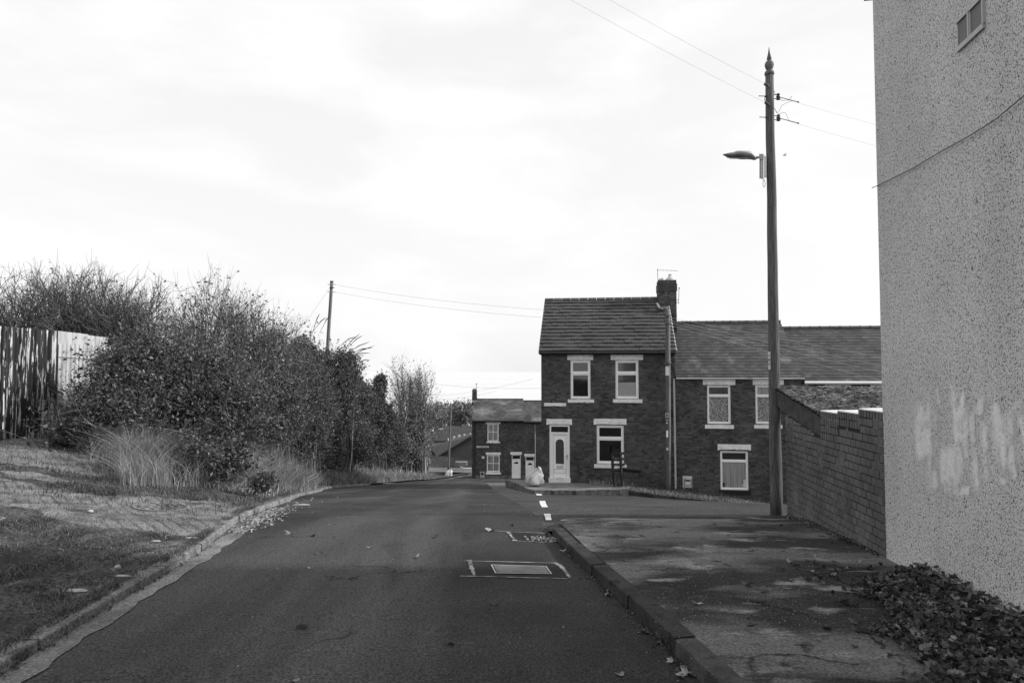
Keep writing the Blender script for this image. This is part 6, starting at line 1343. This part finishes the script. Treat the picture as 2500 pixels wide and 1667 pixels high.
# gutter debris: small leaf scraps where nobody could count them
def litter(name, pts, size, mats_, **k):
    VV = []; FFa = []; n0 = 0
    for p in pts:
        me = random.choice(LMS); M = lmat((0, *p), size*random.uniform(.4, 1.2)); v = np.array([M @ vv.co for vv in me.vertices]); f = np.array([tuple(p_.vertices) for p_ in me.polygons]); VV.append(v); FFa.append(f+n0); n0 += len(v)
    npm(name, np.concatenate(VV), np.concatenate(FFa), mats_, None, kind='stuff', **k)
pts = []
for _ in range(520):
    px = random.gauss(640, 55); py = 1262+(640-px)*.35+random.gauss(0, 9)+random.uniform(0, 18)*(random.random() < .4); q = G(px, py)
    if q.x > XL(q.y)+.02: pts.append((q.x, q.y, q.z+.01))
litter('gutter_litter', pts, .055, paleleaf, label='scraps of leaves and grit drifted in the left gutter')
pts = []
for _ in range(200): y = random.uniform(2.8, 11); pts.append((XL(y)+random.uniform(.0, .05), y, zroad(XL(y), y)+.012))
litter('kerb_foot_litter', pts, .03, deadleaf)
pts = []
for _ in range(110): px = random.uniform(1298, 1362); py = 1316+(px-1298)*.06+random.gauss(0, 2.5); q = G(px, py); pts.append((q.x, q.y, q.z+.008))
litter('drain_litter', pts, .05, paleleaf)
pts = []
for _ in range(260): t = random.random(); p = BA+BD*(2.7*t)+BN*abs(random.gauss(.03, .07)); pts.append((p.x, p.y, zpav(p.x, p.y)+.01))
litter('wall_foot_litter', pts, .05, deadleaf, label='dead leaves and grit along the foot of the brick wall')
pts = []
for _ in range(500): y = random.uniform(2.6, 8); pts.append((XR(y)-abs(random.gauss(0, .05)), y, zroad(XR(y), y)+.006))
litter('right_gutter_grit', pts, .022, deadleaf)
# pale grit specks on the pavement and loose stones on the verge
pts = []
for _ in range(900):
    px = random.uniform(1600, 2150); py = random.gauss(1480, 70)
    if py > 1660 or py < 1300: continue
    q = PV(px, py)
    if (Vector((q.x, q.y, 0))-WA).dot(WN) > .1: pts.append((q.x, q.y, q.z+.002))
litter('pavement_grit', pts, .009, stone)
def rock(p, sx, sy, sz, seed, label):
    r_ = random.Random(seed); V = []; F = []; nu, nv = 10, 6
    for i in range(nv+1):
        a = i/nv*math.pi
        for j in range(nu): t = j/nu*2*math.pi; k_ = r_.uniform(.85, 1.12); V.append((sx*math.sin(a)*math.cos(t)*k_, sy*math.sin(a)*math.sin(t)*k_, sz*math.cos(a)*k_+sz*.5))
    for i in range(nv):
        for j in range(nu): F.append((i*nu+j, (i+1)*nu+j, (i+1)*nu+(j+1) % nu, i*nu+(j+1) % nu))
    o = pm('stone', V, F, stone, label=label, cat='stone'); o.location = p
pts = []
for _ in range(700):
    y = 2.5+9*random.random()**1.3; d = .05+6*random.random(); x = XL(y)-.13-d; pts.append((x, y, zbank(x, y)+.012))
litter('verge_litter', pts, .028, deadleaf, label='dead leaf scraps scattered over the verge')
pts = []
for _ in range(160):
    y = 2.6+12*random.random()**1.4; x = XL(y)+.2+random.random()*(XR(min(y, YC))-XL(y)-.3); pts.append((x, y, zroad(x, y)+.004))
litter('road_grit', pts, .014, stone)
rock(B(287, 1386), .026, .022, .018, 1, 'small round pale stone in the grass left of the kerb'); rock(B(188, 1443), .085, .035, .012, 2, 'flat pale concrete lump in the near verge grass'); rock(B(298, 1407), .07, .025, .008, 3, 'thin flat concrete piece beside the kerb back'); rock(B(221, 1250), .035, .03, .02, 4, 'pale pebble lying on the grooved driveway')
rock(B(380, 1322), .05, .02, .012, 5, 'pale scrap of rubbish on the grass below the driveway'); rock(B(470, 1314), .07, .03, .01, 6, 'flat white scrap on the grass close to the kerb'); rock(G(735, 1232), .16, .07, .006, 7, 'flat pale slab fragment at the road edge below the bushes'); rock(B(590, 1195), .1, .03, .03, 8, 'pale broken branch piece at the foot of the bank')
for i, (px, py) in enumerate(((222, 1122), (237, 1121), (230, 1127), (215, 1130), (237, 1126), (246, 1135), (293, 1160), (296, 1166), (327, 1172), (333, 1184))): pass
pts = [tuple(B(px+random.uniform(-3, 3), py+random.uniform(-2, 2), .01)) for px, py in ((222, 1122), (237, 1121), (230, 1127), (215, 1130), (237, 1126), (246, 1135), (293, 1160), (296, 1166), (327, 1172), (333, 1184), (205, 1172), (340, 1180)) for _ in range(2)]
litter('white_scraps', pts, .05, stone)
print('OBJECTS', len(bpy.data.objects))
